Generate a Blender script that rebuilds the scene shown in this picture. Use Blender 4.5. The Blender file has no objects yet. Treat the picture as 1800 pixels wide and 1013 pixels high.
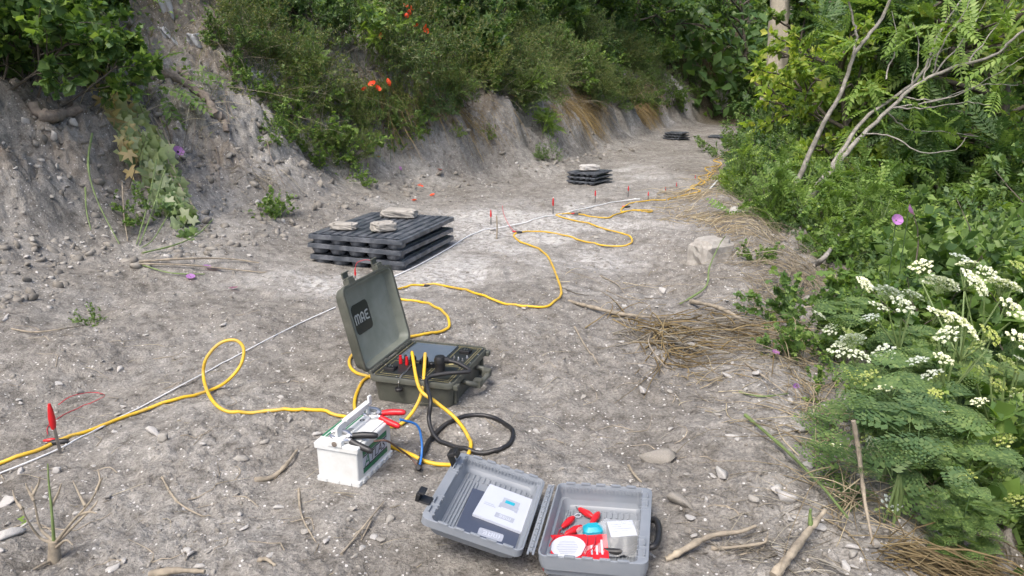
import bpy, bmesh, math, random
import numpy as np
from mathutils import Vector, Matrix

scene = bpy.context.scene
COL = scene.collection
R = math.radians

# ------------------------------------------------------------------ camera
CAM_H, PITCH, FPX = 1.25, R(15.3), 1300.0
cam_d = bpy.data.cameras.new('camera'); cam_d.lens = 26.0; cam_d.sensor_width = 36.0
cam_d.clip_end = 800; cam_d.clip_start = 0.05
cam = bpy.data.objects.new('camera', cam_d); COL.objects.link(cam)
cam.location = (0, 0, CAM_H); cam.rotation_euler = (math.pi / 2 - PITCH, 0, 0)
scene.camera = cam
# ------------------------------------------------------------------ light
SUN_EL, SUN_AZ = R(58), R(-150)          # high, behind the left shoulder, very soft
world = bpy.data.worlds.new('World'); scene.world = world; world.use_nodes = True
wn = world.node_tree.nodes; bgn = wn['Background']
sky = wn.new('ShaderNodeTexSky'); sky.sky_type = 'NISHITA'; sky.sun_disc = False
sky.sun_elevation = SUN_EL; sky.sun_rotation = SUN_AZ; sky.dust_density = 4.0; sky.air_density = 0.8; sky.ozone_density = 1.0
world.node_tree.links.new(sky.outputs[0], bgn.inputs[0]); bgn.inputs[1].default_value = 0.14
sun_d = bpy.data.lights.new('sun', 'SUN'); sun_d.energy = 1.5; sun_d.angle = R(28); sun_d.color = (1, .96, .9)
sun = bpy.data.objects.new('sun', sun_d); COL.objects.link(sun)
sdir = Vector((math.sin(SUN_AZ) * math.cos(SUN_EL), math.cos(SUN_AZ) * math.cos(SUN_EL), math.sin(SUN_EL)))
sun.rotation_euler = sdir.to_track_quat('Z', 'Y').to_euler(); sun.location = sdir * 30
vs = scene.view_settings; vs.view_transform = 'Standard'; vs.look = 'None'; vs.gamma = 1; vs.use_curve_mapping = False
vs.exposure = 1.0
scene.render.engine = 'CYCLES'
scene.cycles.use_adaptive_sampling = True; scene.cycles.adaptive_threshold = .03; scene.cycles.max_bounces = 4; scene.cycles.diffuse_bounces = 2; scene.cycles.glossy_bounces = 1; scene.cycles.transmission_bounces = 2; scene.cycles.transparent_max_bounces = 6

# ------------------------------------------------------------------ noise + terrain
def _h(ix, iy, s):
    n = (ix.astype(np.int64) * 374761393 + iy.astype(np.int64) * 668265263 + s * 1442695041) & 0xffffffff
    n = ((n ^ (n >> 13)) * 1274126177) & 0xffffffff
    n = (n ^ (n >> 16)) & 0xffffff
    return n / float(0xffffff)
def vnoise(x, y, s=0):
    ix = np.floor(x); iy = np.floor(y); fx = x - ix; fy = y - iy
    u = fx * fx * fx * (fx * (fx * 6 - 15) + 10); v = fy * fy * fy * (fy * (fy * 6 - 15) + 10)
    a = _h(ix, iy, s); b = _h(ix + 1, iy, s); c = _h(ix, iy + 1, s); d = _h(ix + 1, iy + 1, s)
    return ((a * (1 - u) + b * u) * (1 - v) + (c * (1 - u) + d * u) * v) * 2 - 1
def fbm(x, y, o=4, s=0, g=.5):
    t = 0; a = 1.
    for i in range(o):
        ca, sa = math.cos(i * .9), math.sin(i * .9)
        t = t + a * vnoise((x * ca - y * sa) * 2 ** i + 17.3 * i, (x * sa + y * ca) * 2 ** i - 9.1 * i, s + i); a *= g
    return t
def worley(x, y, s=0):
    ix = np.floor(x); iy = np.floor(y); f1 = np.full(np.shape(x), 9.); f2 = f1.copy()
    for i in (-1, 0, 1):
        for j in (-1, 0, 1):
            px = ix + i + _h(ix + i, iy + j, s); py = iy + j + _h(ix + i, iy + j, s + 77)
            d = np.hypot(px - x, py - y)
            f2 = np.where(d < f1, f1, np.minimum(f2, d)); f1 = np.minimum(f1, d)
    return f1, f2
def sst(x, a, b):
    t = np.clip((x - a) / (b - a), 0, 1); return t * t * (3 - 2 * t)
_ty = np.linspace(-8, 70, 1561)
def _curve(ys, xs, k=15):
    v = np.interp(_ty, ys, xs); w = np.hanning(2 * k + 3)[1:-1]; w /= w.sum()
    vp = np.pad(v, k, mode='edge'); vp[:k] = v[0] + (v[0] - v[1:k + 1][::-1]); vp[-k:] = v[-1] + (v[-1] - v[-k - 1:-1][::-1])
    return np.convolve(vp, w, 'valid')
XL = _curve([-8, 2, 4.4, 5.5, 7.3, 9.1, 10.2, 11.5, 15.4, 19, 23, 30, 45, 70], [-3.6, -3.3, -3.0, -2.35, -1.95, -1.35, -.45, .52, 2.1, 3.6, 5.2, 9, 19, 38])
XR = _curve([-8, 1.7, 2, 3.2, 4.4, 6.7, 9.4, 13, 17.3, 22, 30, 45, 70], [.9, .99, 1.05, 1.3, 1.72, 2.3, 2.65, 4.0, 5.55, 7.7, 12, 22, 41])
XLS = np.gradient(XL, _ty); XRS = np.gradient(XR, _ty)
FLAT = [(-.35, 2.97, .42), (-.53, 2.27, .27), (.06, 1.8, .5), (-.97, 5.57, .85)]   # trodden flat under the kit
def dl_dr(x, y):
    dl = (np.interp(y, _ty, XL) - x) / np.sqrt(1 + np.interp(y, _ty, XLS) ** 2)
    dr = (x - np.interp(y, _ty, XR)) / np.sqrt(1 + np.interp(y, _ty, XRS) ** 2)
    return dl, dr
def terrain(x, y, fine=True):
    x = np.asarray(x, float); y = np.asarray(y, float)
    dl, dr = dl_dr(x, y)
    dl = dl + .22 * vnoise(x * 1.1, y * 1.1, 5) * sst(y, 3, 6) + .10 * vnoise(x * 3.1, y * 3.1, 6) * sst(dl, -.3, .3)
    dr = dr + .16 * vnoise(x * 1.7, y * 1.7, 8)
    n1 = np.interp(dl, [-1.3, -.7, 0, .5, 1.0, 1.5, 2.3, 3.5, 8, 60], [0, .05, .24, .56, 1.0, 1.45, 2.1, 3.0, 5.5, 20])
    n2 = np.interp(dl, [-.8, -.4, 0, .2, .5, .8, 1.05, 1.5, 3, 8, 60], [0, .03, .13, .32, .82, 1.15, 1.4, 1.85, 2.9, 5.5, 20])
    w = sst(y, 7.5, 9.8)
    zb = n1 * (1 - w) + n2 * w
    zr = np.interp(dr, [-.2, 0, .25, .8, 2, 4, 8, 14, 22, 35, 90], [0, -.02, -.12, -.5, -1.35, -2.4, -3.3, -2.8, .2, 7, 24])
    berm = .12 * np.exp(-((dr + .22) / .3) ** 2) * sst(y, 3.6, 5) * (1 - sst(y, 8, 10)) + .07 * np.exp(-((dr + .1) / .35) ** 2) * (1 - sst(y, 3, 4))
    z = zb + zr + berm + sst(y, 25, 48) * 7
    flat = np.ones(np.shape(x))
    for fx, fy, fr in FLAT:
        flat = flat * sst(np.hypot(x - fx, y - fy), fr * .7, fr * 1.15)
    z = z + flat * (.035 * fbm(x * .8, y * .8, 3, 1) + .018 * fbm(x * 4, y * 4, 3, 2))
    # machine track: cross bars right of the middle
    tm = np.exp(-((x - 1.0 - .05 * y) / .38) ** 2) * sst(y, 3.8, 4.6) * (1 - sst(y, 6.6, 7.6))
    z = z + .024 * tm * np.sin((y * .85 + x * .5) * 2 * math.pi / .21 + 1.5 * vnoise(x * 3, y * 3, 4))
    slope = np.clip(sst(dl, .1, .6) + sst(dr, 0, .4), 0, 1)
    z = z + slope * (.09 * fbm(x * 1.7, y * 1.7, 4, 3) + .03 * np.abs(fbm(x * 7, y * 7, 3, 9)))
    if fine:
        r = np.hypot(x, y)
        rough = .35 + .65 * sst(vnoise(x * 1.9, y * 1.9, 21) + .9 * sst(dr, -.9, -.1) + .3, 0, 1.0)
        f1, f2 = worley(x * 9 + .5 * vnoise(x * 20, y * 20, 30), y * 9 + .5 * vnoise(x * 20, y * 20, 31), 12)
        g1, g2 = worley(x * 24 + .4 * vnoise(x * 50, y * 50, 34), y * 24, 13)
        keep = .3 + .7 * flat
        z = z + keep * rough * (.012 * np.clip((f2 - f1) * 1.8, 0, .8) * (1 - sst(r, 7, 11)) + .0065 * np.clip((g2 - g1) * 1.8, 0, .8) * (1 - sst(r, 3.2, 5.5)) + .0045 * vnoise(x * 60, y * 60, 14) * (1 - sst(r, 2.5, 4)))
        z = z + keep * .006 * fbm(x * 14, y * 14, 3, 15)
        h1, h2 = worley(x * 4 + .4 * vnoise(x * 6, y * 6, 36), y * 4 + .4 * vnoise(x * 6, y * 6, 37), 38)
        z = z + slope * (.07 * np.clip((h2 - h1) * 1.6, 0, .8) + .05 * np.clip((f2 - f1) * 1.8, 0, .8) + .05 * np.abs(fbm(x * 9, y * 9, 3, 39)) + .012 * vnoise(x * 30, y * 30, 44) - .03 * np.exp(-(vnoise((x - y * .3) * 3.5, (x * .3 + y) * 3.5, 40) / .12) ** 2))
    return z
def tz(x, y, fine=False):
    return float(terrain(np.array([x]), np.array([y]), fine)[0])
_c, _s = math.cos(PITCH), math.sin(PITCH)
def ray(u, v):
    a = (u - 900) / FPX; b = (506.5 - v) / FPX
    return np.array([a, _c + _s * b, -_s + _c * b])
def P(u, v, dz=0.0):
    """place in the scene seen at photo pixel u,v: ground (+dz)"""
    d = ray(u, v); t = np.geomspace(.9, 60, 420)
    q = d[None] * t[:, None]
    g = q[:, 2] + CAM_H - terrain(q[:, 0], q[:, 1], True) - dz
    i = np.argmax(g < 0)
    if g[i] >= 0: i = len(t) - 1
    t0, t1 = t[max(i - 1, 0)], t[i]
    g0, g1 = g[max(i - 1, 0)], g[i]
    tt = t0 + (t1 - t0) * (g0 / (g0 - g1) if g0 != g1 else 0)
    return Vector((d[0] * tt, d[1] * tt, CAM_H + d[2] * tt))
def Pv(us, vs):
    us = np.asarray(us, float); vs = np.asarray(vs, float); a = (us - 900) / FPX; b_ = (506.5 - vs) / FPX
    D = np.stack([a, _c + _s * b_, -_s + _c * b_], -1); lo = np.full(len(us), .9); hi = np.full(len(us), 60.)
    for n in (110, 16):
        t = lo[:, None] * (hi / lo)[:, None] ** np.linspace(0, 1, n)[None]
        q = D[:, None] * t[:, :, None]; g = q[..., 2] + CAM_H - terrain(q[..., 0].ravel(), q[..., 1].ravel(), True).reshape(t.shape)
        i = np.argmax(g < 0, axis=1); i = np.where(g[np.arange(len(i)), i] >= 0, n - 1, i); k = np.arange(len(i))
        lo, hi = t[k, np.maximum(i - 1, 0)], t[k, i]
    t = (lo + hi) / 2; q = D * t[:, None]; q[:, 2] += CAM_H
    return q
def at(u, v, y):
    d = ray(u, v); t = y / d[1]
    return Vector((d[0] * t, y, CAM_H + d[2] * t))

# ------------------------------------------------------------------ materials
def nodes_mat(name):
    m = bpy.data.materials.new(name); m.use_nodes = True
    return m, m.node_tree.nodes, m.node_tree.links, m.node_tree.nodes['Principled BSDF']
def ramp(nd, stops):
    r = nd.new('ShaderNodeValToRGB'); e = r.color_ramp.elements
    while len(e) < len(stops): e.new(.5)
    for el, (p, c) in zip(e, stops):
        el.position = p; el.color = (*c, 1) if len(c) == 3 else c
    return r
def mixc(nd, ln, fac, a, b, mode='MIX'):
    m = nd.new('ShaderNodeMix'); m.data_type = 'RGBA'; m.blend_type = mode
    for sck, val in ((m.inputs[0], fac), (m.inputs[6], a), (m.inputs[7], b)):
        if hasattr(val, 'is_output'): ln.new(val, sck)
        elif isinstance(val, (int, float)): sck.default_value = val
        else: sck.default_value = (*val, 1)
    return m.outputs[2]
def noise(nd, ln, scale, detail=5, rough=.6, co=None):
    n = nd.new('ShaderNodeTexNoise'); n.inputs['Scale'].default_value = scale
    n.inputs['Detail'].default_value = detail; n.inputs['Roughness'].default_value = rough
    if co is not None: ln.new(co, n.inputs['Vector'])
    return n.outputs[0]
def mat_plain(name, col, rough=.5, metal=0, var=.25, scale=40, bump=.1, spec=.5, dirt=None, dirt_amt=.35):
    m, nd, ln, bs = nodes_mat(name)
    tc = nd.new('ShaderNodeTexCoord'); n = noise(nd, ln, scale, 6, .65, tc.outputs['Object'])
    r = ramp(nd, [(.3, [c * (1 - var) for c in col]), (.7, [min(1, c * (1 + var)) for c in col])]); ln.new(n, r.inputs[0])
    out = r.outputs[0]
    if dirt:
        n2 = noise(nd, ln, 9, 8, .7, tc.outputs['Object'])
        r2 = ramp(nd, [(.45, (0, 0, 0)), (.75, (dirt_amt,) * 3)]); ln.new(n2, r2.inputs[0])
        out = mixc(nd, ln, r2.outputs[0], out, dirt)
    ln.new(out, bs.inputs['Base Color'])
    bs.inputs['Roughness'].default_value = rough; bs.inputs['Metallic'].default_value = metal
    bs.inputs['Specular IOR Level'].default_value = spec
    if bump:
        b = nd.new('ShaderNodeBump'); b.inputs['Strength'].default_value = bump; b.inputs['Distance'].default_value = .002
        n3 = noise(nd, ln, scale * 3, 4, .6, tc.outputs['Object']); ln.new(n3, b.inputs['Height']); ln.new(b.outputs[0], bs.inputs['Normal'])
    return m
def mat_leaf(name, c0, c1, c2=None, trans=.35, rough=.45):
    m, nd, ln, bs = nodes_mat(name)
    g = nd.new('ShaderNodeNewGeometry')
    st = [(0, c0), (.6, c1), (1, c2 or c1)]
    r = ramp(nd, st); ln.new(g.outputs['Random Per Island'], r.inputs[0])
    oi = nd.new('ShaderNodeObjectInfo')
    rr = ramp(nd, [(0, (.74, .78, .84)), (1, (1.24, 1.18, 1.0))]); ln.new(oi.outputs['Random'], rr.inputs[0])
    col = mixc(nd, ln, 1.0, r.outputs[0], rr.outputs[0], 'MULTIPLY')
    ln.new(col, bs.inputs['Base Color']); bs.inputs['Roughness'].default_value = rough
    bs.inputs['Specular IOR Level'].default_value = .35
    tr = nd.new('ShaderNodeBsdfTranslucent')
    tcol = mixc(nd, ln, 1.0, col, (1.5, 1.6, .6), 'MULTIPLY'); ln.new(tcol, tr.inputs[0])
    mx = nd.new('ShaderNodeMixShader'); mx.inputs[0].default_value = trans
    ln.new(bs.outputs[0], mx.inputs[1]); ln.new(tr.outputs[0], mx.inputs[2])
    ln.new(mx.outputs[0], nd['Material Output'].inputs[0])
    return m
def mat_ground():
    m, nd, ln, bs = nodes_mat('soil')
    tc = nd.new('ShaderNodeTexCoord'); co = tc.outputs['Object']
    n1 = noise(nd, ln, 1.3, 5, .65, co); n2 = noise(nd, ln, 14, 5, .7, co); n3 = noise(nd, ln, 95, 3, .7, co)
    r1 = ramp(nd, [(.3, (.165, .151, .131)), (.5, (.23, .215, .192)), (.7, (.315, .302, .277))]); ln.new(n1, r1.inputs[0])
    r2 = ramp(nd, [(.3, (.5, .48, .46)), (.47, (.95, .95, .95)), (.7, (1.4, 1.4, 1.4))]); ln.new(n2, r2.inputs[0])
    c = mixc(nd, ln, 1.0, r1.outputs[0], r2.outputs[0], 'MULTIPLY')
    r3 = ramp(nd, [(.32, (.5, .5, .5)), (.55, (1, 1, 1)), (.75, (1.35, 1.35, 1.35))]); ln.new(n3, r3.inputs[0])
    c = mixc(nd, ln, .85, c, r3.outputs[0], 'MULTIPLY')
    at_ = nd.new('ShaderNodeAttribute'); at_.attribute_name = 'soil'     # r: chalk, g: humus, b: ochre
    sp = nd.new('ShaderNodeSeparateColor'); ln.new(at_.outputs['Color'], sp.inputs[0])
    c = mixc(nd, ln, sp.outputs[1], c, (.085, .07, .045))
    c = mixc(nd, ln, sp.outputs[2], c, (.30, .19, .085))
    nch = noise(nd, ln, 22, 4, .75, co)
    rc = ramp(nd, [(.36, (0, 0, 0)), (.62, (1, 1, 1))]); ln.new(nch, rc.inputs[0])
    ml = nd.new('ShaderNodeMath'); ml.operation = 'MULTIPLY'; ln.new(sp.outputs[0], ml.inputs[0]); ln.new(rc.outputs[0], ml.inputs[1])
    c = mixc(nd, ln, ml.outputs[0], c, (.50, .49, .47))
    # chalk crumbs
    vo = nd.new('ShaderNodeTexVoronoi'); vo.inputs['Scale'].default_value = 75; ln.new(co, vo.inputs['Vector'])
    sc = nd.new('ShaderNodeSeparateColor'); ln.new(vo.outputs['Color'], sc.inputs[0])
    gt = nd.new('ShaderNodeMath'); gt.operation = 'GREATER_THAN'; gt.inputs[1].default_value = .93; ln.new(sc.outputs[0], gt.inputs[0])
    lt = nd.new('ShaderNodeMath'); lt.operation = 'LESS_THAN'; lt.inputs[1].default_value = .33; ln.new(vo.outputs['Distance'], lt.inputs[0])
    mm = nd.new('ShaderNodeMath'); mm.operation = 'MULTIPLY'; ln.new(gt.outputs[0], mm.inputs[0]); ln.new(lt.outputs[0], mm.inputs[1])
    c = mixc(nd, ln, mm.outputs[0], c, (.55, .53, .5))
    ln.new(c, bs.inputs['Base Color']); bs.inputs['Roughness'].default_value = .95; bs.inputs['Specular IOR Level'].default_value = .15
    b1 = nd.new('ShaderNodeBump'); b1.inputs['Strength'].default_value = 1.0; b1.inputs['Distance'].default_value = .02
    ln.new(n2, b1.inputs['Height'])
    b2 = nd.new('ShaderNodeBump'); b2.inputs['Strength'].default_value = 1.0; b2.inputs['Distance'].default_value = .006
    ln.new(n3, b2.inputs['Height']); ln.new(b1.outputs[0], b2.inputs['Normal']); ln.new(b2.outputs[0], bs.inputs['Normal'])
    return m
def mat_stone(name, c0, c1, dust=(.3, .275, .245)):
    m, nd, ln, bs = nodes_mat(name)
    tc = nd.new('ShaderNodeTexCoord'); co = tc.outputs['Object']
    g = nd.new('ShaderNodeObjectInfo')
    n = noise(nd, ln, 18, 8, .7, co); r = ramp(nd, [(.3, c0), (.68, c1)]); ln.new(n, r.inputs[0])
    ge = nd.new('ShaderNodeNewGeometry'); rr = ramp(nd, [(0, (.62, .61, .6)), (1, (1.15, 1.15, 1.15))]); ln.new(ge.outputs['Random Per Island'], rr.inputs[0])
    c = mixc(nd, ln, 1.0, r.outputs[0], rr.outputs[0], 'MULTIPLY')
    n2 = noise(nd, ln, 30, 8, .7, co); r2 = ramp(nd, [(.46, (0, 0, 0)), (.66, (.8, .8, .8))]); ln.new(n2, r2.inputs[0])
    c = mixc(nd, ln, r2.outputs[0], c, dust)
    ln.new(c, bs.inputs['Base Color']); bs.inputs['Roughness'].default_value = .9; bs.inputs['Specular IOR Level'].default_value = .2
    b = nd.new('ShaderNodeBump'); b.inputs['Strength'].default_value = .6; b.inputs['Distance'].default_value = .006
    ln.new(n, b.inputs['Height']); ln.new(b.outputs[0], bs.inputs['Normal'])
    return m
M = {}
M['soil'] = mat_ground()
M['clod'] = mat_stone('clod_soil', (.205, .187, .16), (.32, .30, .265), (.23, .212, .183))
M['chalk'] = mat_stone('chalk_stone', (.36, .345, .32), (.56, .545, .52))
M['rock'] = mat_stone('grey_rock', (.24, .222, .195), (.43, .41, .37))
M['olive'] = mat_plain('olive_plastic', (.074, .078, .062), .5, var=.16, scale=12, bump=.25, dirt=(.22, .21, .18), dirt_amt=.35)
M['olive_in'] = mat_plain('olive_inside', (.20, .215, .175), .5, var=.14, scale=10, bump=.15, dirt=(.30, .31, .27), dirt_amt=.5)
M['panel'] = mat_plain('panel_black', (.018, .021, .02), .42, var=.2, bump=.05)
M['black'] = mat_plain('black_rubber', (.014, .014, .015), .45, var=.2, bump=.1, dirt=(.12, .11, .1), dirt_amt=.25)
M['logo'] = mat_plain('logo_black', (.012, .018, .02), .35, var=.1, bump=0)
M['logo_grey'] = mat_plain('logo_letter', (.42, .44, .42), .5, var=.08, bump=0)
M['screen'] = mat_plain('screen_glass', (.10, .13, .17), .3, var=.06, scale=3, bump=0, spec=.6, dirt=(.2, .21, .22), dirt_amt=.3)
M['silver'] = mat_plain('silver_metal', (.6, .6, .6), .3, 1, var=.1, bump=.05)
M['steel'] = mat_plain('steel_rod', (.3, .29, .28), .4, .9, var=.25, bump=.1)
M['gold'] = mat_plain('gold_print', (.42, .36, .16), .5, var=.1, bump=0)
M['red'] = mat_plain('red_plastic', (.56, .012, .018), .35, var=.12, bump=.05)
M['redwire'] = mat_plain('red_wire', (.45, .03, .045), .4, var=.12, bump=0)
M['yellow'] = mat_plain('yellow_cable', (.70, .43, .02), .5, var=.15, scale=25, bump=.08, dirt=(.36, .29, .16), dirt_amt=.75)
M['blue'] = mat_plain('blue_wire', (.03, .16, .48), .4, var=.1, bump=0)
M['brown'] = mat_plain('brown_wire', (.1, .055, .04), .45, var=.15, bump=0)
M['white'] = mat_plain('battery_white', (.66, .675, .66), .42, var=.05, scale=8, bump=.08, dirt=(.46, .43, .37), dirt_amt=.5)
M['paper'] = mat_plain('paper_white', (.47, .495, .55), .6, var=.04, scale=6, bump=.03)
M['bgreen'] = mat_plain('label_green', (.015, .17, .075), .45, var=.15, bump=0)
M['bblack'] = mat_plain('label_black', (.02, .02, .03), .5, var=.1, bump=0)
M['rope'] = mat_plain('white_tape', (.7, .71, .71), .6, var=.15, scale=60, bump=.1)
M['grey'] = mat_plain('grey_plastic', (.205, .225, .25), .42, var=.07, scale=8, bump=.1, dirt=(.3, .3, .3), dirt_amt=.3)
M['folder'] = mat_plain('folder_dark', (.055, .065, .095), .35, var=.12, scale=5, bump=.02)
M['teal'] = mat_plain('teal_plastic', (.01, .32, .42), .4, var=.1, bump=.05)
M['print'] = mat_plain('grey_print', (.33, .35, .4), .6, var=.1, bump=0)
M['tray'] = mat_plain('tray_plastic', (.052, .06, .072), .42, var=.18, scale=6, bump=.05, dirt=(.22, .23, .25), dirt_amt=.9)
M['bark'] = mat_plain('bark_grey', (.27, .25, .22), .85, var=.45, scale=22, bump=1.0, dirt=(.1, .1, .06), dirt_amt=.6)
M['barkd'] = mat_plain('bark_dark', (.10, .085, .065), .9, var=.35, scale=25, bump=.6)
M['root'] = mat_plain('root_bark', (.19, .155, .125), .9, var=.45, scale=35, bump=1.0, dirt=(.26, .24, .21), dirt_amt=.7)
M['dry'] = mat_leaf('dry_straw', (.17, .14, .10), (.33, .28, .205), (.50, .445, .35), .1, .7)
M['rust'] = mat_leaf('rust_grass', (.14, .10, .05), (.25, .18, .085), (.36, .28, .15), .15, .7)
M['stalk'] = mat_plain('dry_stalk', (.30, .255, .19), .8, var=.45, scale=30, bump=.8, dirt=(.2, .17, .13), dirt_amt=.8)
M['stalkg'] = mat_plain('green_stalk', (.15, .21, .07), .55, var=.25, scale=18, bump=.1)
M['stalkd'] = mat_plain('dark_stalk', (.055, .10, .03), .55, var=.25, scale=18, bump=.1)
M['poppy'] = mat_leaf('poppy_red', (.62, .04, .015), (.72, .07, .03), (.75, .13, .05), .3, .6)
M['lilac'] = mat_leaf('lilac_petal', (.30, .12, .42), (.42, .2, .55), None, .3, .6)
M['floret'] = mat_leaf('white_floret', (.62, .66, .52), (.78, .80, .74), (.8, .82, .78), .25, .6)
M['floretg'] = mat_leaf('green_floret', (.30, .38, .10), (.42, .48, .16), (.6, .62, .35), .25, .6)
M['wilt'] = mat_leaf('wilted_leaf', (.42, .33, .19), (.52, .44, .28), (.46, .44, .24), .3, .6)
M['wiltg'] = mat_leaf('limp_green_leaf', (.27, .35, .16), (.40, .46, .25), (.52, .53, .33), .3, .5)
L_ = {
 'deep': mat_leaf('leaf_deep', (.05, .105, .038), (.088, .165, .056), (.145, .23, .085)),
 'mid': mat_leaf('leaf_mid', (.075, .145, .042), (.12, .205, .058), (.19, .275, .085)),
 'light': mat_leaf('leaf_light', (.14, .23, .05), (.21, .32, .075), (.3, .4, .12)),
 'lime': mat_leaf('leaf_lime', (.18, .28, .05), (.28, .38, .07), (.44, .47, .12), .5),  # young yellow-green growth, with sunlight through the leaves put into the colour
 'blue': mat_leaf('leaf_bluegreen', (.085, .15, .06), (.135, .215, .08), (.21, .29, .11)),
 'olive': mat_leaf('leaf_olive', (.11, .135, .05), (.165, .19, .075), (.25, .245, .11)),
}
M.update({'leaf_' + k: v for k, v in L_.items()})
def glass_mat():
    m, nd, ln, bs = nodes_mat('clear_film')
    bs.inputs['Base Color'].default_value = (.9, .93, .95, 1); bs.inputs['Roughness'].default_value = .15
    bs.inputs['Alpha'].default_value = .2
    return m
M['film'] = glass_mat()
M['sheet'] = mat_plain('white_sheet', (.5, .51, .52), .5, var=.2, scale=6, bump=.2, dirt=(.25, .22, .2), dirt_amt=.6)
M['ruin'] = mat_stone('ruin_stone', (.44, .38, .29), (.62, .56, .45), (.5, .45, .36))

# ------------------------------------------------------------------ mesh helpers
def tag(o, label=None, cat=None, group=None, kind=None):
    for k, v in (('label', label), ('category', cat), ('group', group), ('kind', kind)):
        if v: o[k] = v
    return o
def empty(name, loc=(0, 0, 0), rz=0, label=None, cat=None, group=None, scale=1):
    o = bpy.data.objects.new(name, None); COL.objects.link(o); o.location = loc
    o.rotation_euler = (0, 0, rz); o.scale = (scale,) * 3; o.empty_display_size = .05
    return tag(o, label, cat, group)
def link(name, me, parent=None, loc=None):
    o = bpy.data.objects.new(name, me); COL.objects.link(o)
    if parent is not None: o.parent = parent
    if loc is not None: o.location = loc
    return o
def npmesh(name, V, F, mats, mi=None, smooth=False):
    V = np.asarray(V, np.float32); F = np.asarray(F, np.int32); k = F.shape[1]
    me = bpy.data.meshes.new(name); me.vertices.add(len(V)); me.vertices.foreach_set('co', V.ravel())
    me.loops.add(F.size); me.loops.foreach_set('vertex_index', F.ravel())
    me.polygons.add(len(F)); me.polygons.foreach_set('loop_start', np.arange(0, F.size, k, dtype=np.int32))
    me.polygons.foreach_set('loop_total', np.full(len(F), k, np.int32))
    for m in (mats if isinstance(mats, (list, tuple)) else [mats]): me.materials.append(m)
    if mi is not None: me.polygons.foreach_set('material_index', np.asarray(mi, np.int32))
    if smooth: me.polygons.foreach_set('use_smooth', np.ones(len(F), bool))
    me.update(calc_edges=True)
    return me
def smooth_path(pts, n=8, closed=False):
    p = [np.array(q, float) for q in pts]
    if len(p) < 3: return np.array([p[0] + (p[-1] - p[0]) * t for t in np.linspace(0, 1, n + 1)])
    p = [2 * p[0] - p[1]] + p + [2 * p[-1] - p[-2]]
    out = []
    for i in range(1, len(p) - 2):
        a, b, c, d = p[i - 1:i + 3]
        for t in np.arange(n) / n:
            out.append(.5 * (2 * b + (c - a) * t + (2 * a - 5 * b + 4 * c - d) * t * t + (3 * b - a - 3 * c + d) * t ** 3))
    out.append(p[-2]); return np.array(out)
class MB:
    def __init__(s): s.v = []; s.f = []
    def add(s, v, f, mt=None):
        o = len(s.v)
        s.v += [tuple(mt @ Vector(q)) if mt is not None else tuple(q) for q in v]
        s.f += [tuple(i + o for i in q) for q in f]; return s
    def box(s, c, d, mt=None):
        x, y, z = [q / 2 for q in d]; v = [(c[0] + a * x, c[1] + b * y, c[2] + e * z) for e in (-1, 1) for a, b in ((-1, -1), (1, -1), (1, 1), (-1, 1))]
        return s.add(v, [(3, 2, 1, 0), (4, 5, 6, 7), (0, 1, 5, 4), (1, 2, 6, 5), (2, 3, 7, 6), (3, 0, 4, 7)], mt)
    def loft(s, loops, cap0=True, cap1=True, mt=None):
        n = len(loops[0]); v = [q for l in loops for q in l]; f = []
        for k in range(len(loops) - 1):
            for i in range(n):
                j = (i + 1) % n; f.append((k * n + i, k * n + j, (k + 1) * n + j, (k + 1) * n + i))
        if cap0: f.append(tuple(range(n))[::-1])
        if cap1: f.append(tuple((len(loops) - 1) * n + i for i in range(n)))
        return s.add(v, f, mt)
    def tube(s, pts, r, sides=8, cap=True, mt=None):
        pts = np.asarray(pts, float); n = len(pts); rr = np.full(n, r) if np.isscalar(r) else np.interp(np.linspace(0, 1, n), np.linspace(0, 1, len(r)), r)
        t = np.gradient(pts, axis=0); t /= np.linalg.norm(t, axis=1)[:, None] + 1e-9
        u = np.cross(t[0], (0, 0, 1)); u = u if np.linalg.norm(u) > .1 else np.cross(t[0], (1, 0, 0))
        loops = []
        for i in range(n):
            u = u - t[i] * np.dot(u, t[i]); u /= np.linalg.norm(u) + 1e-9; w = np.cross(t[i], u)
            loops.append([tuple(pts[i] + rr[i] * (math.cos(a) * u + math.sin(a) * w)) for a in np.arange(sides) * 2 * math.pi / sides])
        return s.loft(loops, cap, cap, mt)
    def lathe(s, prof, sides=12, mt=None):          # prof: (r,z)
        return s.loft([[(r * math.cos(a), r * math.sin(a), z) for a in np.arange(sides) * 2 * math.pi / sides] for r, z in prof], True, True, mt)
    def build(s, name, mat, parent=None, smooth=None, bevel=0, loc=None):
        me = bpy.data.meshes.new(name); me.from_pydata(s.v, [], s.f); me.materials.append(mat); me.update()
        if smooth is not None:
            me.polygons.foreach_set('use_smooth', np.ones(len(me.polygons), bool))
            try: me.set_sharp_from_angle(angle=R(smooth))
            except Exception: pass
        o = link(name, me, parent, loc)
        if bevel:
            b = o.modifiers.new('bevel', 'BEVEL'); b.width = bevel; b.segments = 2; b.limit_method = 'ANGLE'; b.angle_limit = R(40)
        return o
def mbmesh(name, b, mat):
    me = bpy.data.meshes.new(name); me.from_pydata(b.v, [], b.f); me.materials.append(mat); me.update(); return me
def rrect(w, d, r, z, n=4, cx=0, cy=0):
    out = []
    for sx, sy, a0 in ((1, 1, 0), (-1, 1, 90), (-1, -1, 180), (1, -1, 270)):
        for k in range(n + 1):
            a = R(a0 + 90 * k / n); out.append((cx + sx * (w / 2 - r) + r * math.cos(a), cy + sy * (d / 2 - r) + r * math.sin(a), z))
    return out
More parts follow.
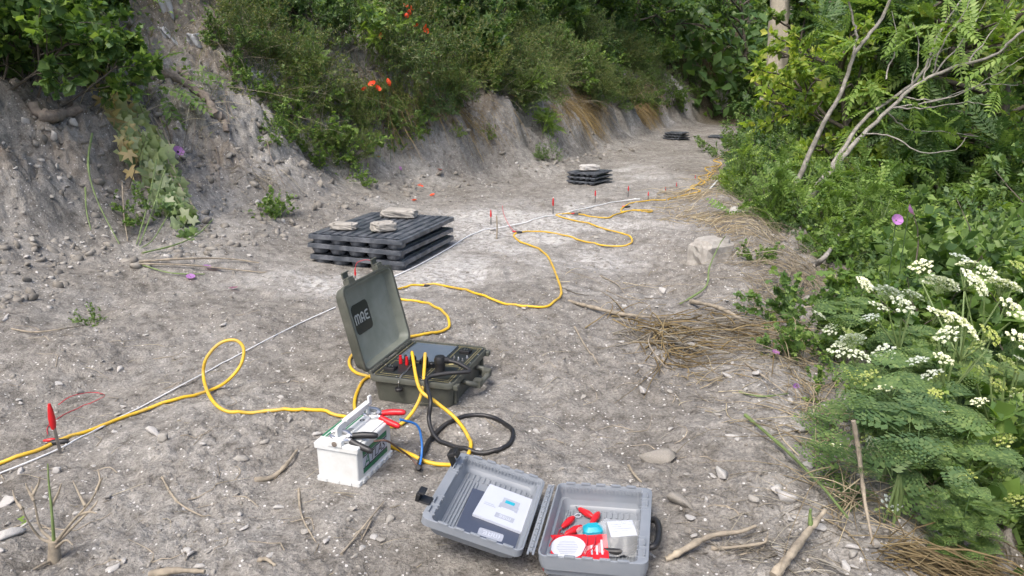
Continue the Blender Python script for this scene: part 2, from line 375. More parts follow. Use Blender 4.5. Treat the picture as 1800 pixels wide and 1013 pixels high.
def T(x=0, y=0, z=0, rx=0, ry=0, rz=0):
    return Matrix.Translation((x, y, z)) @ Matrix.Rotation(rz, 4, 'Z') @ Matrix.Rotation(ry, 4, 'Y') @ Matrix.Rotation(rx, 4, 'X')
def strip(mb, poly, w, mt=None, h=.0006):
    """flat raised stroke along a 2-D polyline"""
    p = [np.array(q, float) for q in poly]; L = []; Rr = []
    for i in range(len(p)):
        a = p[max(i - 1, 0)]; b = p[min(i + 1, len(p) - 1)]; t = (b - a) / (np.linalg.norm(b - a) + 1e-9); n = np.array((-t[1], t[0])) * w / 2
        L.append(p[i] + n); Rr.append(p[i] - n)
    loops = [[(l[0], l[1], 0), (r[0], r[1], 0), (r[0], r[1], h), (l[0], l[1], h)] for l, r in zip(L, Rr)]
    mb.loft(loops, True, True, mt)
def arc(cx, cy, r, a0, a1, n=8): return [(cx + r * math.cos(R(a)), cy + r * math.sin(R(a))) for a in np.linspace(a0, a1, n)]
def mae(mb, s, mt):
    """the rounded three-letter mark, s = letter height, centred"""
    w = .17 * s
    def q(poly): strip(mb, [((x - 1.42) * s, (y - .5) * s) for x, y in poly], w, mt)
    q([(0, 0), (0, .72)] + arc(.22, .72, .22, 180, 0) + [(.44, 0)])
    q([(.44, .7)] + arc(.66, .72, .22, 180, 0) + [(.88, 0)])
    q([(1.2, 0), (1.2, .68)] + arc(1.47, .68, .27, 180, 0) + [(1.74, 0)]); q([(1.2, .36), (1.74, .36)])
    q([(2.75, .93)] + arc(2.32, .72, .21, 90, 270) + [(2.65, .51)]); q([(2.32, .51)] + arc(2.32, .29, .22, 90, 270) + [(2.78, .07)])
def text_into(mb, s, size, mt, shear=0):
    cu = bpy.data.curves.new('t', 'FONT'); cu.body = s; cu.size = size; cu.shear = shear; cu.align_x = 'CENTER'; cu.align_y = 'CENTER'; cu.resolution_u = 3
    o = bpy.data.objects.new('t', cu); COL.objects.link(o); me = bpy.data.meshes.new_from_object(o)
    mb.add([v.co[:] for v in me.vertices], [p.vertices[:] for p in me.polygons], mt)
    bpy.data.objects.remove(o); bpy.data.curves.remove(cu); bpy.data.meshes.remove(me)
def ico(sub=1):
    bm = bmesh.new(); bmesh.ops.create_icosphere(bm, subdivisions=sub, radius=1); bm.verts.ensure_lookup_table()
    v = np.array([q.co[:] for q in bm.verts]); f = np.array([[q.index for q in p.verts] for p in bm.faces]); bm.free(); return v, f
def stone_shape(rng, sub=2, flat=.6, cuts=7):
    v, f = ico(sub); v = v.copy()
    for _ in range(cuts):                                    # planar fracture faces
        n = rng.normal(size=3); n /= np.linalg.norm(n); d = rng.uniform(.3, .68); k = v @ n
        v = v - np.clip(k - d, 0, None)[:, None] * n[None]
    v = v * (1 + .035 * rng.normal(size=(len(v), 1))); v = v / np.abs(v).max()
    return v * np.array([1, rng.uniform(.6, .95), flat]), f
def inst(tv, tf, pos, ax, nrm, sc):
    """copies of a template: y axis -> ax, z axis -> nrm"""
    ax = ax / (np.linalg.norm(ax, axis=1)[:, None] + 1e-9)
    x = np.cross(ax, nrm); x /= np.linalg.norm(x, axis=1)[:, None] + 1e-9; z = np.cross(x, ax)
    B = np.stack([x, ax, z], 1) * np.asarray(sc)[:, None, None]
    V = np.einsum('kj,nji->nki', tv, B) + pos[:, None]
    F = tf[None] + (np.arange(len(pos)) * len(tv))[:, None, None]
    return V.reshape(-1, 3), F.reshape(-1, tf.shape[1])
def cat_(parts):
    V = []; F = []; o = 0
    for v, f in parts: V.append(v); F.append(f + o); o += len(v)
    return np.concatenate(V), np.concatenate(F)

# ------------------------------------------------------------------ ground
ang = np.concatenate([np.linspace(-88, -38, 50)[:-1], np.linspace(-38, 38, 660), np.linspace(38, 88, 50)[1:]])
rad = np.concatenate([np.linspace(.3, 2.3, 30)[:-1], np.geomspace(2.3, 26, 640)[:-1], np.geomspace(26, 170, 60)])
A, Rr = np.meshgrid(np.radians(ang), rad); gx = np.sin(A) * Rr; gy = np.cos(A) * Rr - .8
gz = terrain(gx, gy)
na, nr = len(ang), len(rad); idx = np.arange(na * nr).reshape(nr, na)
GF = np.stack([idx[:-1, :-1], idx[:-1, 1:], idx[1:, 1:], idx[1:, :-1]], -1).reshape(-1, 4)[:, ::-1]
gme = npmesh('ground', np.stack([gx, gy, gz], -1).reshape(-1, 3), GF, M['soil'], smooth=True)
dl, dr = dl_dr(gx, gy)
def blob(u, v, rx, ry, k=1):
    q = P(u, v); return k * np.exp(-(((gx - q.x) / rx) ** 2 + ((gy - q.y) / ry) ** 2))
chalk = (blob(900, 400, .75, .9) + blob(830, 450, .55, .7, .9) + blob(950, 385, .8, .8) + blob(760, 490, .5, .4, .8) + blob(560, 490, .45, .35, .8) + blob(1130, 310, .5, 1.4, .9)
         + blob(980, 460, .8, .5, .45) + blob(1100, 420, .6, .8, .3) + blob(350, 600, .4, .3, .25) + blob(660, 520, .4, .3, .5) + blob(1050, 360, .9, 1.2, .5))
face = sst(dl, .05, .2) * (1 - sst(dl, .6, .9))
chalk += face * sst(gy, 9.2, 10.5) * np.clip(.55 + 1.3 * fbm(gx * 1.1, gy * 1.1, 3, 51), 0, 1) + sst(dl, -.4, .2) * (1 - sst(dl, 1.2, 1.8)) * .3 * np.clip(.5 + fbm(gx * 2.3, gy * 2.3, 3, 57), 0, 1)
chalk = np.clip(.72 * chalk * (1 + .95 * fbm(gx * 3, gy * 3, 4, 50)), 0, .95)
humus = np.clip(sst(dl, 1.5, 2.4) + sst(dr, .15, .7) + sst(gy, 23, 26), 0, 1)
ochre = np.clip(sst(dl, .3, .6) * (1 - sst(dl, 1.2, 2)) * np.clip(1.6 * fbm(gx * .9, gy * .9, 3, 61) - .45, 0, .15 + .35 * sst(gy, 8, 10)), 0, 1)
ca = gme.color_attributes.new('soil', 'FLOAT_COLOR', 'POINT')
ca.data.foreach_set('color', np.stack([chalk, humus, ochre, np.ones_like(chalk)], -1).astype(np.float32).ravel())
ground = link('ground', gme); tag(ground, kind='structure')

# ------------------------------------------------------------------ olive instrument case
CZ = tz(-.347, 2.973) - .004
CD, CW, CH = .372, .459, .12
case = empty('instrument_case', (-.347, 2.973, CZ), -.283, 'olive green rugged case standing open with screen, plugs and cables inside', 'case')
b = MB(); hx = -CD / 2
b.loft([rrect(CD - .06, CW - .06, .03, 0), rrect(CD - .045, CW - .045, .035, .006), rrect(CD - .028, CW - .028, .035, .088), rrect(CD - .012, CW - .012, .036, .092),
        rrect(CD, CW, .036, .097), rrect(CD, CW, .036, .112), rrect(CD - .006, CW - .006, .034, CH), rrect(CD - .016, CW - .016, .03, CH), rrect(CD - .02, CW - .02, .029, CH - .007)])
base = b.build('base', M['olive'], case, 35)
b = MB()                                                     # corner ribs and padlock lugs on the front wall
for y in (-.17, -.155, .155, .17): b.box((CD / 2 - .012, y, .05), (.012, .006, .075))
for y in (-.2, .2): b.box((CD / 2 + .004, y, .10), (.018, .03, .02))
tag(b.build('rib', M['olive'], base, bevel=.002), kind='stuff')
b = MB(); b.loft([rrect(CD - .024, CW - .024, .027, CH - .0068), rrect(CD - .024, CW - .024, .027, CH - .003)])
panel = b.build('control_panel', M['panel'], case, 30)
PZ = CH - .003
def px_(x, y): return (hx + x * CD, -CW / 2 + y * CW)     # fractions of the panel: from hinge, from near end
b = MB()
x0, y0 = px_(.10, .47); x1, y1 = px_(.63, .93)
b.box(((x0 + x1) / 2, (y0 + y1) / 2, PZ + .0012), (x1 - x0, y1 - y0, .0024)); b.build('screen', M['screen'], panel)
b = MB()
for (xa, ya, xb, yb) in ((x0, y0, x1, y0), (x1, y0, x1, y1), (x1, y1, x0, y1), (x0, y1, x0, y0)):
    strip(b, [(xa, ya), (xb, yb)], .0035, T(0, 0, PZ + .0006), .0024)
b.build('screen_frame', M['silver'], panel)
b = MB()
def frame_line(xa, ya, xb, yb):
    p, q = px_(xa, ya), px_(xb, yb)
    for s_, e_ in (((p[0], p[1]), (q[0], p[1])), ((q[0], p[1]), (q[0], q[1])), ((q[0], q[1]), (p[0], q[1])), ((p[0], q[1]), (p[0], p[1]))): strip(b, [s_, e_], .0016, T(0, 0, PZ), .0004)
frame_line(.05, .06, .93, .95); frame_line(.10, .10, .60, .42); frame_line(.67, .46, .90, .92); frame_line(.63, .10, .90, .42)
tag(b.build('outline_print', M['gold'], panel), kind='stuff')
b = MB()
for fx, fy in [(x, y) for x in (.055, .32, .62, .94) for y in (.055, .945)] + [(x, y) for x in (.045, .955) for y in (.3, .55, .78)]:
    q = px_(fx, fy); b.lathe([(.0036, 0), (.0036, .001), (.0022, .0018)], 8, T(q[0], q[1], PZ))
tag(b.build('screw', M['silver'], panel), kind='stuff')
def socket(fx, fy):
    q = px_(fx, fy); b = MB(); b.box((q[0], q[1], PZ + .007), (.046, .042, .014)); o = b.build('mains_socket', M['black'], panel, bevel=.002)
    b = MB(); b.lathe([(.018, 0), (.018, .003), (.015, .003), (.015, .001)], 16, T(q[0], q[1], PZ + .014)); b.build('socket_ring', M['panel'], o, 30)
    b = MB()
    for k in range(3): b.box((q[0] + .008 * math.cos(k * 2.1), q[1] + .008 * math.sin(k * 2.1), PZ + .017), (.003, .007, .004))
    b.build('socket_pin', M['silver'], o)
socket(.17, .2); socket(.79, .80)
for k, (fx, fy, m) in enumerate(((.20, .36, 'red'), (.25, .385, 'black'), (.285, .345, 'red'), (.32, .385, 'black'))):
    q = px_(fx, fy); b = MB(); b.lathe([(.0075, 0), (.0075, .02), (.006, .026), (.006, .036), (.004, .037)], 10, T(q[0], q[1], PZ)); b.build('terminal_post', M[m], panel, 40)
def plug(fx, fy, name, r=.013, h=.045):
    q = px_(fx, fy); b = MB(); b.lathe([(r * 1.25, 0), (r * 1.25, .008), (r, .008), (r, h * .6), (r * 1.12, h * .62), (r * 1.12, h * .85), (r * .9, h)], 14, T(q[0], q[1], PZ)); return b.build(name, M['black'], panel, 35)
plug(.37, .33, 'connector'); plug(.51, .34, 'connector'); plug(.44, .42, 'connector', .012, .018); plug(.58, .36, 'connector', .011, .02)
plug(.73, .26, 'power_plug', .021, .07)
q = px_(.73, .26); b = MB(); b.tube([(q[0] - .004, q[1], PZ + .055), (q[0] + .02, q[1] + .008, PZ + .052), (q[0] + .05, q[1] + .018, PZ + .048)], [.017, .015, .011], 12); b.build('cable_elbow', M['black'], panel, 40)
for k, (fx, fy) in enumerate(((.73, .62), (.79, .60), (.85, .58), (.75, .54), (.82, .52), (.87, .66))):
    q = px_(fx, fy); b = MB(); b.lathe([(.006, 0), (.006, .004), (.0035, .005), (.003, .012), (.002, .013)], 8, T(q[0], q[1], PZ)); b.build('toggle_switch', M['silver' if k % 2 else 'steel'], panel, 40)
q = px_(.76, .47); b = MB(); b.lathe([(.011, 0), (.011, .0004)], 16, T(q[0], q[1], PZ)); b.build('warning_mark', M['gold'], panel)
q = px_(.16, .45); b = MB(); text_into(b, 'MAE', .014, T(q[0], q[1], PZ + .0005, rz=R(90))); b.build('panel_mark', M['gold'], panel)
for fx, fy, pts in ((.36, .30, [(.36, .30, .01), (.37, .18, .004), (.375, .06, .006), (.38, -.005, -.01), (.38, -.01, -.035)]), (.53, .30, [(.53, .30, .012), (.57, .2, .004), (.6, .12, .006)])):
    b = MB(); path = smooth_path([(*px_(x, y), PZ + z) for x, y, z in pts], 8)
    for k in range(0, len(path) - 1):                         # small chain
        c = path[k]; d = path[k + 1] - c; ri = [c + d * .5 + d * .8 * math.cos(a) + (np.array((0, 0, 1)) if k % 2 else np.cross(d / np.linalg.norm(d), (0, 0, 1))) * .0035 * math.sin(a) for a in np.linspace(0, 2 * math.pi, 7)]
        b.tube(ri, .0009, 4, False)
    ch = b.build('cap_chain', M['silver'], panel)
    b = MB(); e = path[-1]; b.lathe([(.008, -.012), (.016, -.012), (.017, -.002), (.015, 0), (.006, .001)], 12, T(*e)); b.build('dust_cap', M['black'], ch, 35)
# lid
LA = 1.8201
lid_m = T(hx, 0, CH) @ Matrix.Rotation(-(LA), 4, 'Y') @ T(CD / 2, 0, 0)     # lid local: x away from hinge, z towards outside
lidr = empty('lid'); lidr.parent = case; lidr.matrix_local = lid_m
LH = .055
def lidb(): return MB()
b = lidb()   # inside faces local -z ... the rim at z=0, shell back at z=+LH
fl = 1
b.loft([rrect(CD - .05, CW - .05, .035, LH), rrect(CD - .03, CW - .03, .038, LH - .008), rrect(CD - .022, CW - .022, .038, .02), rrect(CD - .006, CW - .006, .036, .016), rrect(CD - .004, CW - .004, .036, .0015), rrect(CD - .012, CW - .012, .034, 0.0005),
        rrect(CD - .024, CW - .024, .03, .001), rrect(CD - .028, CW - .028, .03, .004)], True, False)
lid = b.build('lid_shell', M['olive'], lidr, 35)
b = MB(); b.loft([rrect(CD - .0275, CW - .0275, .03, .0038), rrect(CD - .034, CW - .034, .03, .004), rrect(CD - .05, CW - .05, .03, LH - .012), rrect(CD - .07, CW - .07, .026, LH - .005)], False, True)
b.build('lining', M['olive_in'], lidr, 35)
b = MB(); b.loft([rrect(.128, .142, .022, LH - .0058, cx=.02, cy=-.058), rrect(.128, .142, .022, LH - .0066, cx=.02, cy=-.058)]); lg = b.build('logo_plate', M['logo'], lidr)
b = MB(); mae(b, .042, T(.02, -.058, LH - .0067) @ Matrix.Rotation(math.pi, 4, 'Y') @ Matrix.Rotation(R(90), 4, 'Z')); b.build('logo_lettering', M['logo_grey'], lg)
for y in (-.13, .13):                                          # two latches on the free edge
    b = MB(); b.box((CD / 2 + .004, y, .018), (.02, .05, .03)); b.box((CD / 2 + .016, y, .012), (.014, .044, .012)); b.box((CD / 2 + .03, y, .03), (.028, .046, .006)); b.box((CD / 2 + .044, y, .026), (.006, .048, .012))
    b.tube([(CD / 2 + .018, y - .026, .022), (CD / 2 + .018, y + .026, .022)], .0045, 8)
    b.build('latch', M['olive'], lidr, bevel=.002)
b = MB()
for y in np.arange(-.2, .21, .02):
    if abs(y) > .05: b.tube([(hx + .002, y - .007, CH + .002), (hx + .002, y + .007, CH + .002)], .008, 8)
tag(b.build('hinge', M['olive'], case, 40), kind='stuff')
b = MB(); hzx = CD / 2
pth = smooth_path([(hzx - .01, -.085, .075), (hzx + .025, -.085, .07), (hzx + .05, -.06, .062), (hzx + .052, 0, .06), (hzx + .05, .06, .062), (hzx + .025, .085, .07), (hzx - .01, .085, .075)], 5)
b.tube(pth, .012, 8); hd = b.build('handle', M['olive'], case, 50)
b = MB()
for y in np.r_[np.linspace(-.075, -.045, 4), np.linspace(.045, .075, 4)]: b.box((hzx + .045, y, .066), (.034, .0045, .034))
tag(b.build('handle_rib', M['olive'], hd, bevel=.0015), kind='stuff')
case_m = Matrix.LocRotScale((-.347, 2.973, CZ), Matrix.Rotation(-.283, 3, 'Z'), None)
def casep(fx, fy, z): return case_m @ Vector((*px_(fx, fy), PZ + z))

# ------------------------------------------------------------------ battery
BZ = tz(-.529, 2.266) - .003
BW, BL, BH = .161, .243, .142
bat = empty('car_battery', (-.529, 2.266, BZ), -.315, 'white car battery with green striped label and raised carrying handle', 'battery')
b = MB(); b.loft([rrect(BW - .012, BL - .012, .006, 0), rrect(BW - .004, BL - .004, .006, .004), rrect(BW - .004, BL - .004, .006, .018), rrect(BW - .014, BL - .012, .006, .021), rrect(BW - .012, BL - .01, .006, BH - .022), rrect(BW - .012, BL - .01, .006, BH - .02)])
b.build('box', M['white'], bat, 35)
b = MB()
for k in range(6): b.box((BW / 2 - .001, -.09 + k * .036, .011), (.006, .012, .012))
for k in range(3): b.box((-.045 + k * .045, -BL / 2 + .001, .011), (.012, .006, .012))
tag(b.build('foot_rib', M['white'], bat, bevel=.0015), kind='stuff')
b = MB(); b.loft([rrect(BW - .002, BL, .005, BH - .02), rrect(BW, BL, .005, BH - .016), rrect(BW, BL, .005, BH - .004), rrect(BW - .006, BL - .006, .005, BH)])
lidp = b.build('cover', M['white'], bat, 35)
b = MB(); b.loft([rrect(.086, BL - .03, .004, BH, cx=-.022), rrect(.084, BL - .032, .004, BH + .014, cx=-.022)]); b.box((.045, 0, BH + .0025), (.05, BL - .05, .005)); b.build('vent_block', M['white'], lidp, bevel=.0015)
b = MB()
strip(b, [(-.058, -.1), (-.058, .1)], .008, T(0, 0, BH + .0141)); strip(b, [(-.046, -.1), (-.046, .1)], .007, T(0, 0, BH + .0141)); strip(b, [(-.012, -.1), (-.012, .1)], .006, T(0, 0, BH + .0141)); b.build('top_stripe', M['bgreen'], lidp)
b = MB(); strip(b, [(-.0385, -.1), (-.0385, .1)], .003, T(0, 0, BH + .0141)); strip(b, [(-.019, -.1), (-.019, .1)], .003, T(0, 0, BH + .0141))
for k in range(5): strip(b, [(-.004 + k * .004, -.06 + .01 * (k % 2)), (-.004 + k * .004, -.02)], .0012, T(0, 0, BH + .0141))
strip(b, arc(.006, .045, .007, 0, 360, 12), .004, T(0, 0, BH + .0141)); b.build('top_print', M['bblack'], lidp)
# handle: upright panel between two pivots
b = MB()
hpts = [(-.109, 0), (-.109, .044), (-.097, .05), (-.068, .05), (-.06, .052), (.098, .052), (.109, .048), (.109, 0), (.094, 0), (.094, .028), (-.05, .028), (-.058, .022), (-.058, 0)]
v = [(-.006, y, BH + .008 + z) for y, z in hpts] + [(.004, y, BH + .008 + z) for y, z in hpts]; n = len(hpts)
fq = [(0, 1, 2, 3, 12), (3, 4, 11, 12), (4, 5, 10, 11), (10, 5, 6, 9), (9, 6, 7, 8)]
fq = [(0, 1, 2, 3, 11, 12), (3, 4, 10, 11), (4, 5, 9, 10), (5, 6, 7, 8, 9)]
b.add(v, fq + [tuple(i + n for i in reversed(f)) for f in fq] + [(i, i + n, (i + 1) % n + n, (i + 1) % n) for i in range(n)])
b.box((.002, .02, BH + .0585), (.02, .16, .007)); b.box((.008, .097, BH + .066), (.008, .018, .034)); b.box((0, -.088, BH + .012), (.05, .045, .016))
b.build('handle', M['white'], bat, bevel=.0015)
for y in (-.122, .122):
    b = MB(); b.box((0, y * .94, BH + .006), (.05, .02, .022)); o = b.build('pivot', M['white'], bat, bevel=.002)
    b = MB(); b.lathe([(.009, 0), (.009, .002), (.004, .003)], 12, T(0, y * .94 + (.0101 if y > 0 else -.0101), BH + .006, rx=R(-90) if y > 0 else R(90))); b.build('pivot_pin', M['root'], o, 30)
# side label
LX = BW / 2 - .0058
lm = T(LX, 0, .072) @ Matrix.Rotation(R(90), 4, 'Z') @ Matrix.Rotation(R(90), 4, 'X')
b = MB(); b.box((0, 0, 0), (.165, .082, .0008), lm); lab = b.build('label', M['paper'], bat)
b = MB()
for y, w in ((.034, .012), (.0255, .003), (-.0315, .014)): strip(b, [(-.082, y), (.082, y)], w, lm @ T(0, 0, .0005))
text_into(b, 'A', .056, lm @ T(-.058, -.003, .0012), .25)
b.build('green_print', M['bgreen'], lab)
b = MB()
for y, w in ((.0195, .004), (-.0215, .004)): strip(b, [(-.082, y), (.082, y)], w, lm @ T(0, 0, .0005))
text_into(b, 'TLAS', .046, lm @ T(.014, -.002, .0012), .25); text_into(b, 'BATTERY', .008, lm @ T(0, -.0375, .0012))
b.build('black_print', M['bblack'], lab)
bat_m = Matrix.LocRotScale((-.529, 2.266, BZ), Matrix.Rotation(-.315, 3, 'Z'), None)
def clamp(root, u_dir, col, name):
    """battery clamp: two sprung jaws and two sleeved grips, local +x along the grips"""
    for s in (-1, 1):
        b = MB(); b.tube(smooth_path([(-.055, s * .004, 0), (-.04, s * .013, .002), (-.015, s * .014, .002), (0, s * .006, 0), (.012, s * .010, 0)], 4), [.0045, .0075, .007, .006, .006], 6); b.build('jaw', M['silver'], root, 60)
        b = MB(); b.tube(smooth_path([(.004, s * .008, 0), (.03, s * .015, .003 * s), (.06, s * .021, .004 * s), (.07, s * .022, .004 * s)], 4), [.0085, .0098, .009, .006], 8); b.build('grip', col, root, 60)
    b = MB(); b.tube([(-.004, 0, -.012), (-.004, 0, .012)], .006, 8); b.build('spring', M['silver'], root, 40)
p = bat_m @ Vector((.045, .1, BH + .014))
cr = empty('battery_clamp', p, R(-18), 'red handled battery clamp gripping the far terminal of the white battery', 'clamp'); clamp(cr, 0, M['red'], '')
cr.rotation_euler = (R(25), R(4), R(-16))
p = bat_m @ Vector((.035, -.085, BH + .014))
cb = empty('battery_clamp', p, 0, 'black handled battery clamp on the near terminal of the white battery', 'clamp'); clamp(cb, 0, M['black'], ''); cb.rotation_euler = (R(30), R(9), R(-9)); cb.scale = (1.2,) * 3; cr.scale = (1.2,) * 3

# ------------------------------------------------------------------ grey accessory case
GHX, GHY, GY, GL, GW = .0448, 1.652, -.2086, .371, .295
GZ = tz(.1, 1.8) - .002; GH = .088
gcase = empty('accessory_case', (GHX, GHY, GZ), GY, 'grey plastic carry case lying wide open with manuals and red clips inside', 'case')
def shell(mirror, h, tilt):
    """local: hinge on the y axis, x outward; returns an empty for the half"""
    r = empty('lower_half' if not mirror else 'upper_half'); r.parent = gcase
    r.matrix_local = T(0, 0, GH) @ Matrix.Rotation(tilt, 4, 'Y')
    s = -1 if mirror else 1; cx = s * (.012 + GW / 2); cy = GL / 2; w = GW - .014; l = GL
    def rr(ww, ll, rad, z): return rrect(ww, ll, rad, z, 4, cx, cy)
    iw, il = w - .034, l - .012; icx = cx - s * .011
    def ri(ww, ll, rad, z): return rrect(ww, ll, rad, z, 4, icx, cy)
    b = MB(); b.loft([rr(w - .06, l - .05, .02, -h), rr(w - .05, l - .04, .022, -h + .006), rr(w - .034, l - .02, .022, -h + .04), rr(w - .01, l - .002, .022, -h + .044), rr(w, l, .022, -.022), rr(w, l, .022, -.001), rr(w - .004, l - .004, .02, 0),
        ri(iw + .003, il + .003, .016, 0), ri(iw, il, .015, -.003), ri(iw - .012, il - .014, .014, -h + .022), ri(iw - .022, il - .026, .012, -h + .017), ri(iw - .03, il - .034, .012, -h + .006)])
    sh = b.build('shell', M['grey'], r, 35)
    b = MB()                                                   # moulded ribs of the floor and notches of the rim
    fz = -h + .0075
    for k in range(13):
        y = .045 + k * (GL - .09) / 12
        if k < 12: b.box((icx - s * .0 + s * (iw / 2 - .04) * 0 + (k - 6) * iw / 15, cy + il / 2 - .036, fz), (.006, .03, .005))
    for k in range(5): b.box((icx + s * (iw / 2 - .024 - k * .0095), cy - .015, fz), (.0038, il - .085, .005))
    for k in range(3): b.box((icx - s * (iw / 2 - .024 - k * .0095), cy, fz), (.0038, il - .06, .005))
    tag(b.build('floor_rib', M['grey'], sh, bevel=.001), kind='stuff')
    b = MB()
    for k in range(5):
        x = icx + (k - 2) * iw / 5.5
        for y in (.003, GL - .003): b2 = MB(); b2.box((x, y, .0005), (.028, .008, .007)); b2.build('rim_notch', M['grey'], sh, bevel=.0015)
    for k in range(22): b.box((icx + (k - 10.5) * iw / 23, GL - .0175, -.012), (.0035, .003, .014))
    tag(b.build('rim_teeth', M['grey'], sh), kind='stuff')
    b = MB(); ox = s * (GW - .002)                            # latch bay: webs between rim and outer lip
    for k, y in enumerate((.03, .06, .075, .105, .12, .25, .265, .295, .31, .34)): b.box((ox - s * .012, y, -.014), (.024, .004, .03))
    for y in (.045, .09, .28, .325): b.box((ox - s * .004, y, -.006), (.004, .03, .026))
    for y in (.012, GL - .012): b.tube([(ox - s * .025, y, -.01), (ox - s * .004, y, -.01), (ox, y + (.018 if y < .1 else -.018), -.01)], .008, 6)
    tag(b.build('latch_bay', M['grey'], sh, bevel=.001), kind='stuff')
    return r, sh, icx, iw, il, h
lo = shell(False, .084, -.05); up = shell(True, .054, .24)
b = MB()
for k in range(24): b.tube([(0, .02 + k * .014, GH - .004), (0, .03 + k * .014, GH - .004)], .006 if k % 2 else .0045, 6)
for s in (-1, 1): b.box((s * .007, GL / 2, GH - .006), (.006, GL - .02, .004))
tag(b.build('hinge', M['grey'], gcase, bevel=.0008), kind='stuff')
for k, y in enumerate((.075, .29)):
    b = MB(); ox = -GW; b.box((ox - .016, y, -.002 + .004), (.034, .036, .006)); b.box((ox - .036, y, .012), (.012, .04, .024), None); b.box((ox - .03, y, .026), (.02, .034, .006)); o = b.build('latch', M['black'], up[0], bevel=.0025)
    if k: o.matrix_local = T(ox, y, 0) @ Matrix.Rotation(R(55), 4, 'Y') @ T(-ox, -y, 0)
b = MB(); b.tube(smooth_path([(GW - .006, .12, -.035), (GW + .02, .13, -.03), (GW + .028, .19, -.028), (GW + .02, .245, -.03), (GW - .006, .255, -.035)], 6), .009, 8); b.build('handle', M['black'], lo[0], 50)
bpy.context.view_layer.update()
gm = Matrix.LocRotScale((GHX, GHY, GZ), Matrix.Rotation(GY, 3, 'Z'), None)
upm = gm @ up[0].matrix_local; lom = gm @ lo[0].matrix_local
def place(o, m): o.matrix_world = m; return o
# folder and manual lie on the upper half (local z up from its floor)
fm = upm @ T(up[2] + .03, .15, -.054 + .0105, rz=R(2))
fo = empty('document_folder', label='dark blue folder with white lettering lying in the open grey case', cat='folder'); place(fo, fm)
b = MB(); b.loft([rrect(.19, .215, .003, 0, cx=.0, cy=.01), rrect(.19, .215, .003, .004, cx=.0, cy=.01)]); b.build('cover', M['folder'], fo)
b = MB(); b.loft([rrect(.07, .034, .006, .0041, cx=.0, cy=-.07), rrect(.07, .034, .006, .0045, cx=.0, cy=-.07)]); b.build('name_plate', M['print'], fo)
b = MB(); mae(b, .017, T(0, -.07, .0046, rz=R(180))); b.build('lettering', M['paper'], fo)
mm_ = upm @ T(up[2] + .044, .212, -.054 + .0155, rz=R(-3))
mn = empty('instruction_manual', label='pale spiral bound manual with a picture of the instrument on its cover', cat='manual'); place(mn, mm_)
b = MB(); b.loft([rrect(.15, .17, .002, 0), rrect(.15, .17, .002, .007)]); b.build('pages', M['paper'], mn)
b = MB(); b.loft([rrect(.148, .168, .002, .0071), rrect(.149, .169, .002, .0078)]); b.build('cover', M['paper'], mn)
b = MB()
for k in range(22): b.tube([(.069, -.08 + k * .0076, .008), (.0745, -.08 + k * .0076, .0095), (.0765, -.08 + k * .0076, .004)], .0008, 4)
tag(b.build('spiral', M['silver'], mn), kind='stuff')
b = MB(); b.box((.008, .028, .0082), (.05, .03, .0006)); b.box((.008, .004, .0082), (.056, .02, .0006)); b.box((-.016, -.008, .0082), (.008, .006, .0006)); b.box((.032, -.008, .0082), (.008, .006, .0006)); b.build('cover_picture', M['print'], mn)
b = MB(); b.box((.006, .025, .0087), (.028, .014, .0004)); b.build('picture_screen', M['teal'], mn)
b = MB(); b.box((.01, -.05, .0082), (.056, .022, .0006)); b.build('title_plate', M['print'], mn)
b = MB(); mae(b, .012, T(.01, -.05, .0086, rz=R(180))); b.build('title', M['paper'], mn)
b = MB()
for y, w in ((-.012, .03), (-.02, .036)): strip(b, [(-.062, y), (-.062 + w, y)], .0026, T(0, 0, .0079))
b.build('printed_text', M['print'], mn)

def clip_mesh(mb, mt, L=.06):
    mb.lathe([(.0035, -L * .45), (.0065, -L * .35), (.0085, -L * .05), (.0095, L * .12), (.0075, L * .3), (.0055, L * .42), (.0025, L * .5)], 10, mt)
FLZ = -.084 + .0085
def in_low(x, y, z=0): return lom @ Vector((x, y, FLZ + z))
LWX = lom.to_3x3()
def red_clip(x, y, rz, label, z=.01):
    o = empty('crocodile_clip', label=label, cat='clip', group='red clips in the grey case'); place(o, lom @ T(x, y, FLZ + z, rz=rz) @ Matrix.Rotation(R(90), 4, 'Y'))
    b = MB(); clip_mesh(b, Matrix.Scale(1.15, 4)); b.build('boot', M['red'], o, 60)
    b = MB(); b.tube([(0, 0, -.03), (0, .002, -.045)], .0022, 6); b.build('jaw', M['silver'], o)
def wire(name, pts, r, mat, label, cat, n=8, sides=6, group=None):
    q = smooth_path(pts, n); g = terrain(q[:, 0], q[:, 1], True) + r * .75
    for _ in range(7): g = np.maximum(g, np.convolve(np.pad(g, 1, mode='edge'), (.25, .5, .25), 'valid'))
    q[:, 2] = np.maximum(q[:, 2], g)
    b = MB(); b.tube(q, r, sides); o = b.build(name, mat, smooth=60); return tag(o, label, cat, group)
red_clip(.062, .262, R(65), 'red crocodile clip nearest the hinge, upper of the left pair'); red_clip(.083, .222, R(48), 'red crocodile clip lower of the left pair, above the red leaflet')
red_clip(.108, .318, R(-40), 'topmost red crocodile clip in the grey case'); red_clip(.138, .29, R(75), 'red crocodile clip beside the clear plastic bag', .012)
wire('red_lead', [in_low(.05, .24, .008), in_low(.035, .18, .01), in_low(.024, .12, .012), in_low(.022, .06, .01), in_low(.03, .03, .01)], .0016, M['redwire'], 'thin red wire running along the hinge side of the grey case', 'wire')
wire('red_lead', [in_low(.065, .2, .008), in_low(.05, .17, .03), in_low(.035, .12, .034), in_low(.03, .06, .02), in_low(.04, .03, .012)], .0016, M['redwire'], 'red wire from the lower left clip over the leaflet edge', 'wire')
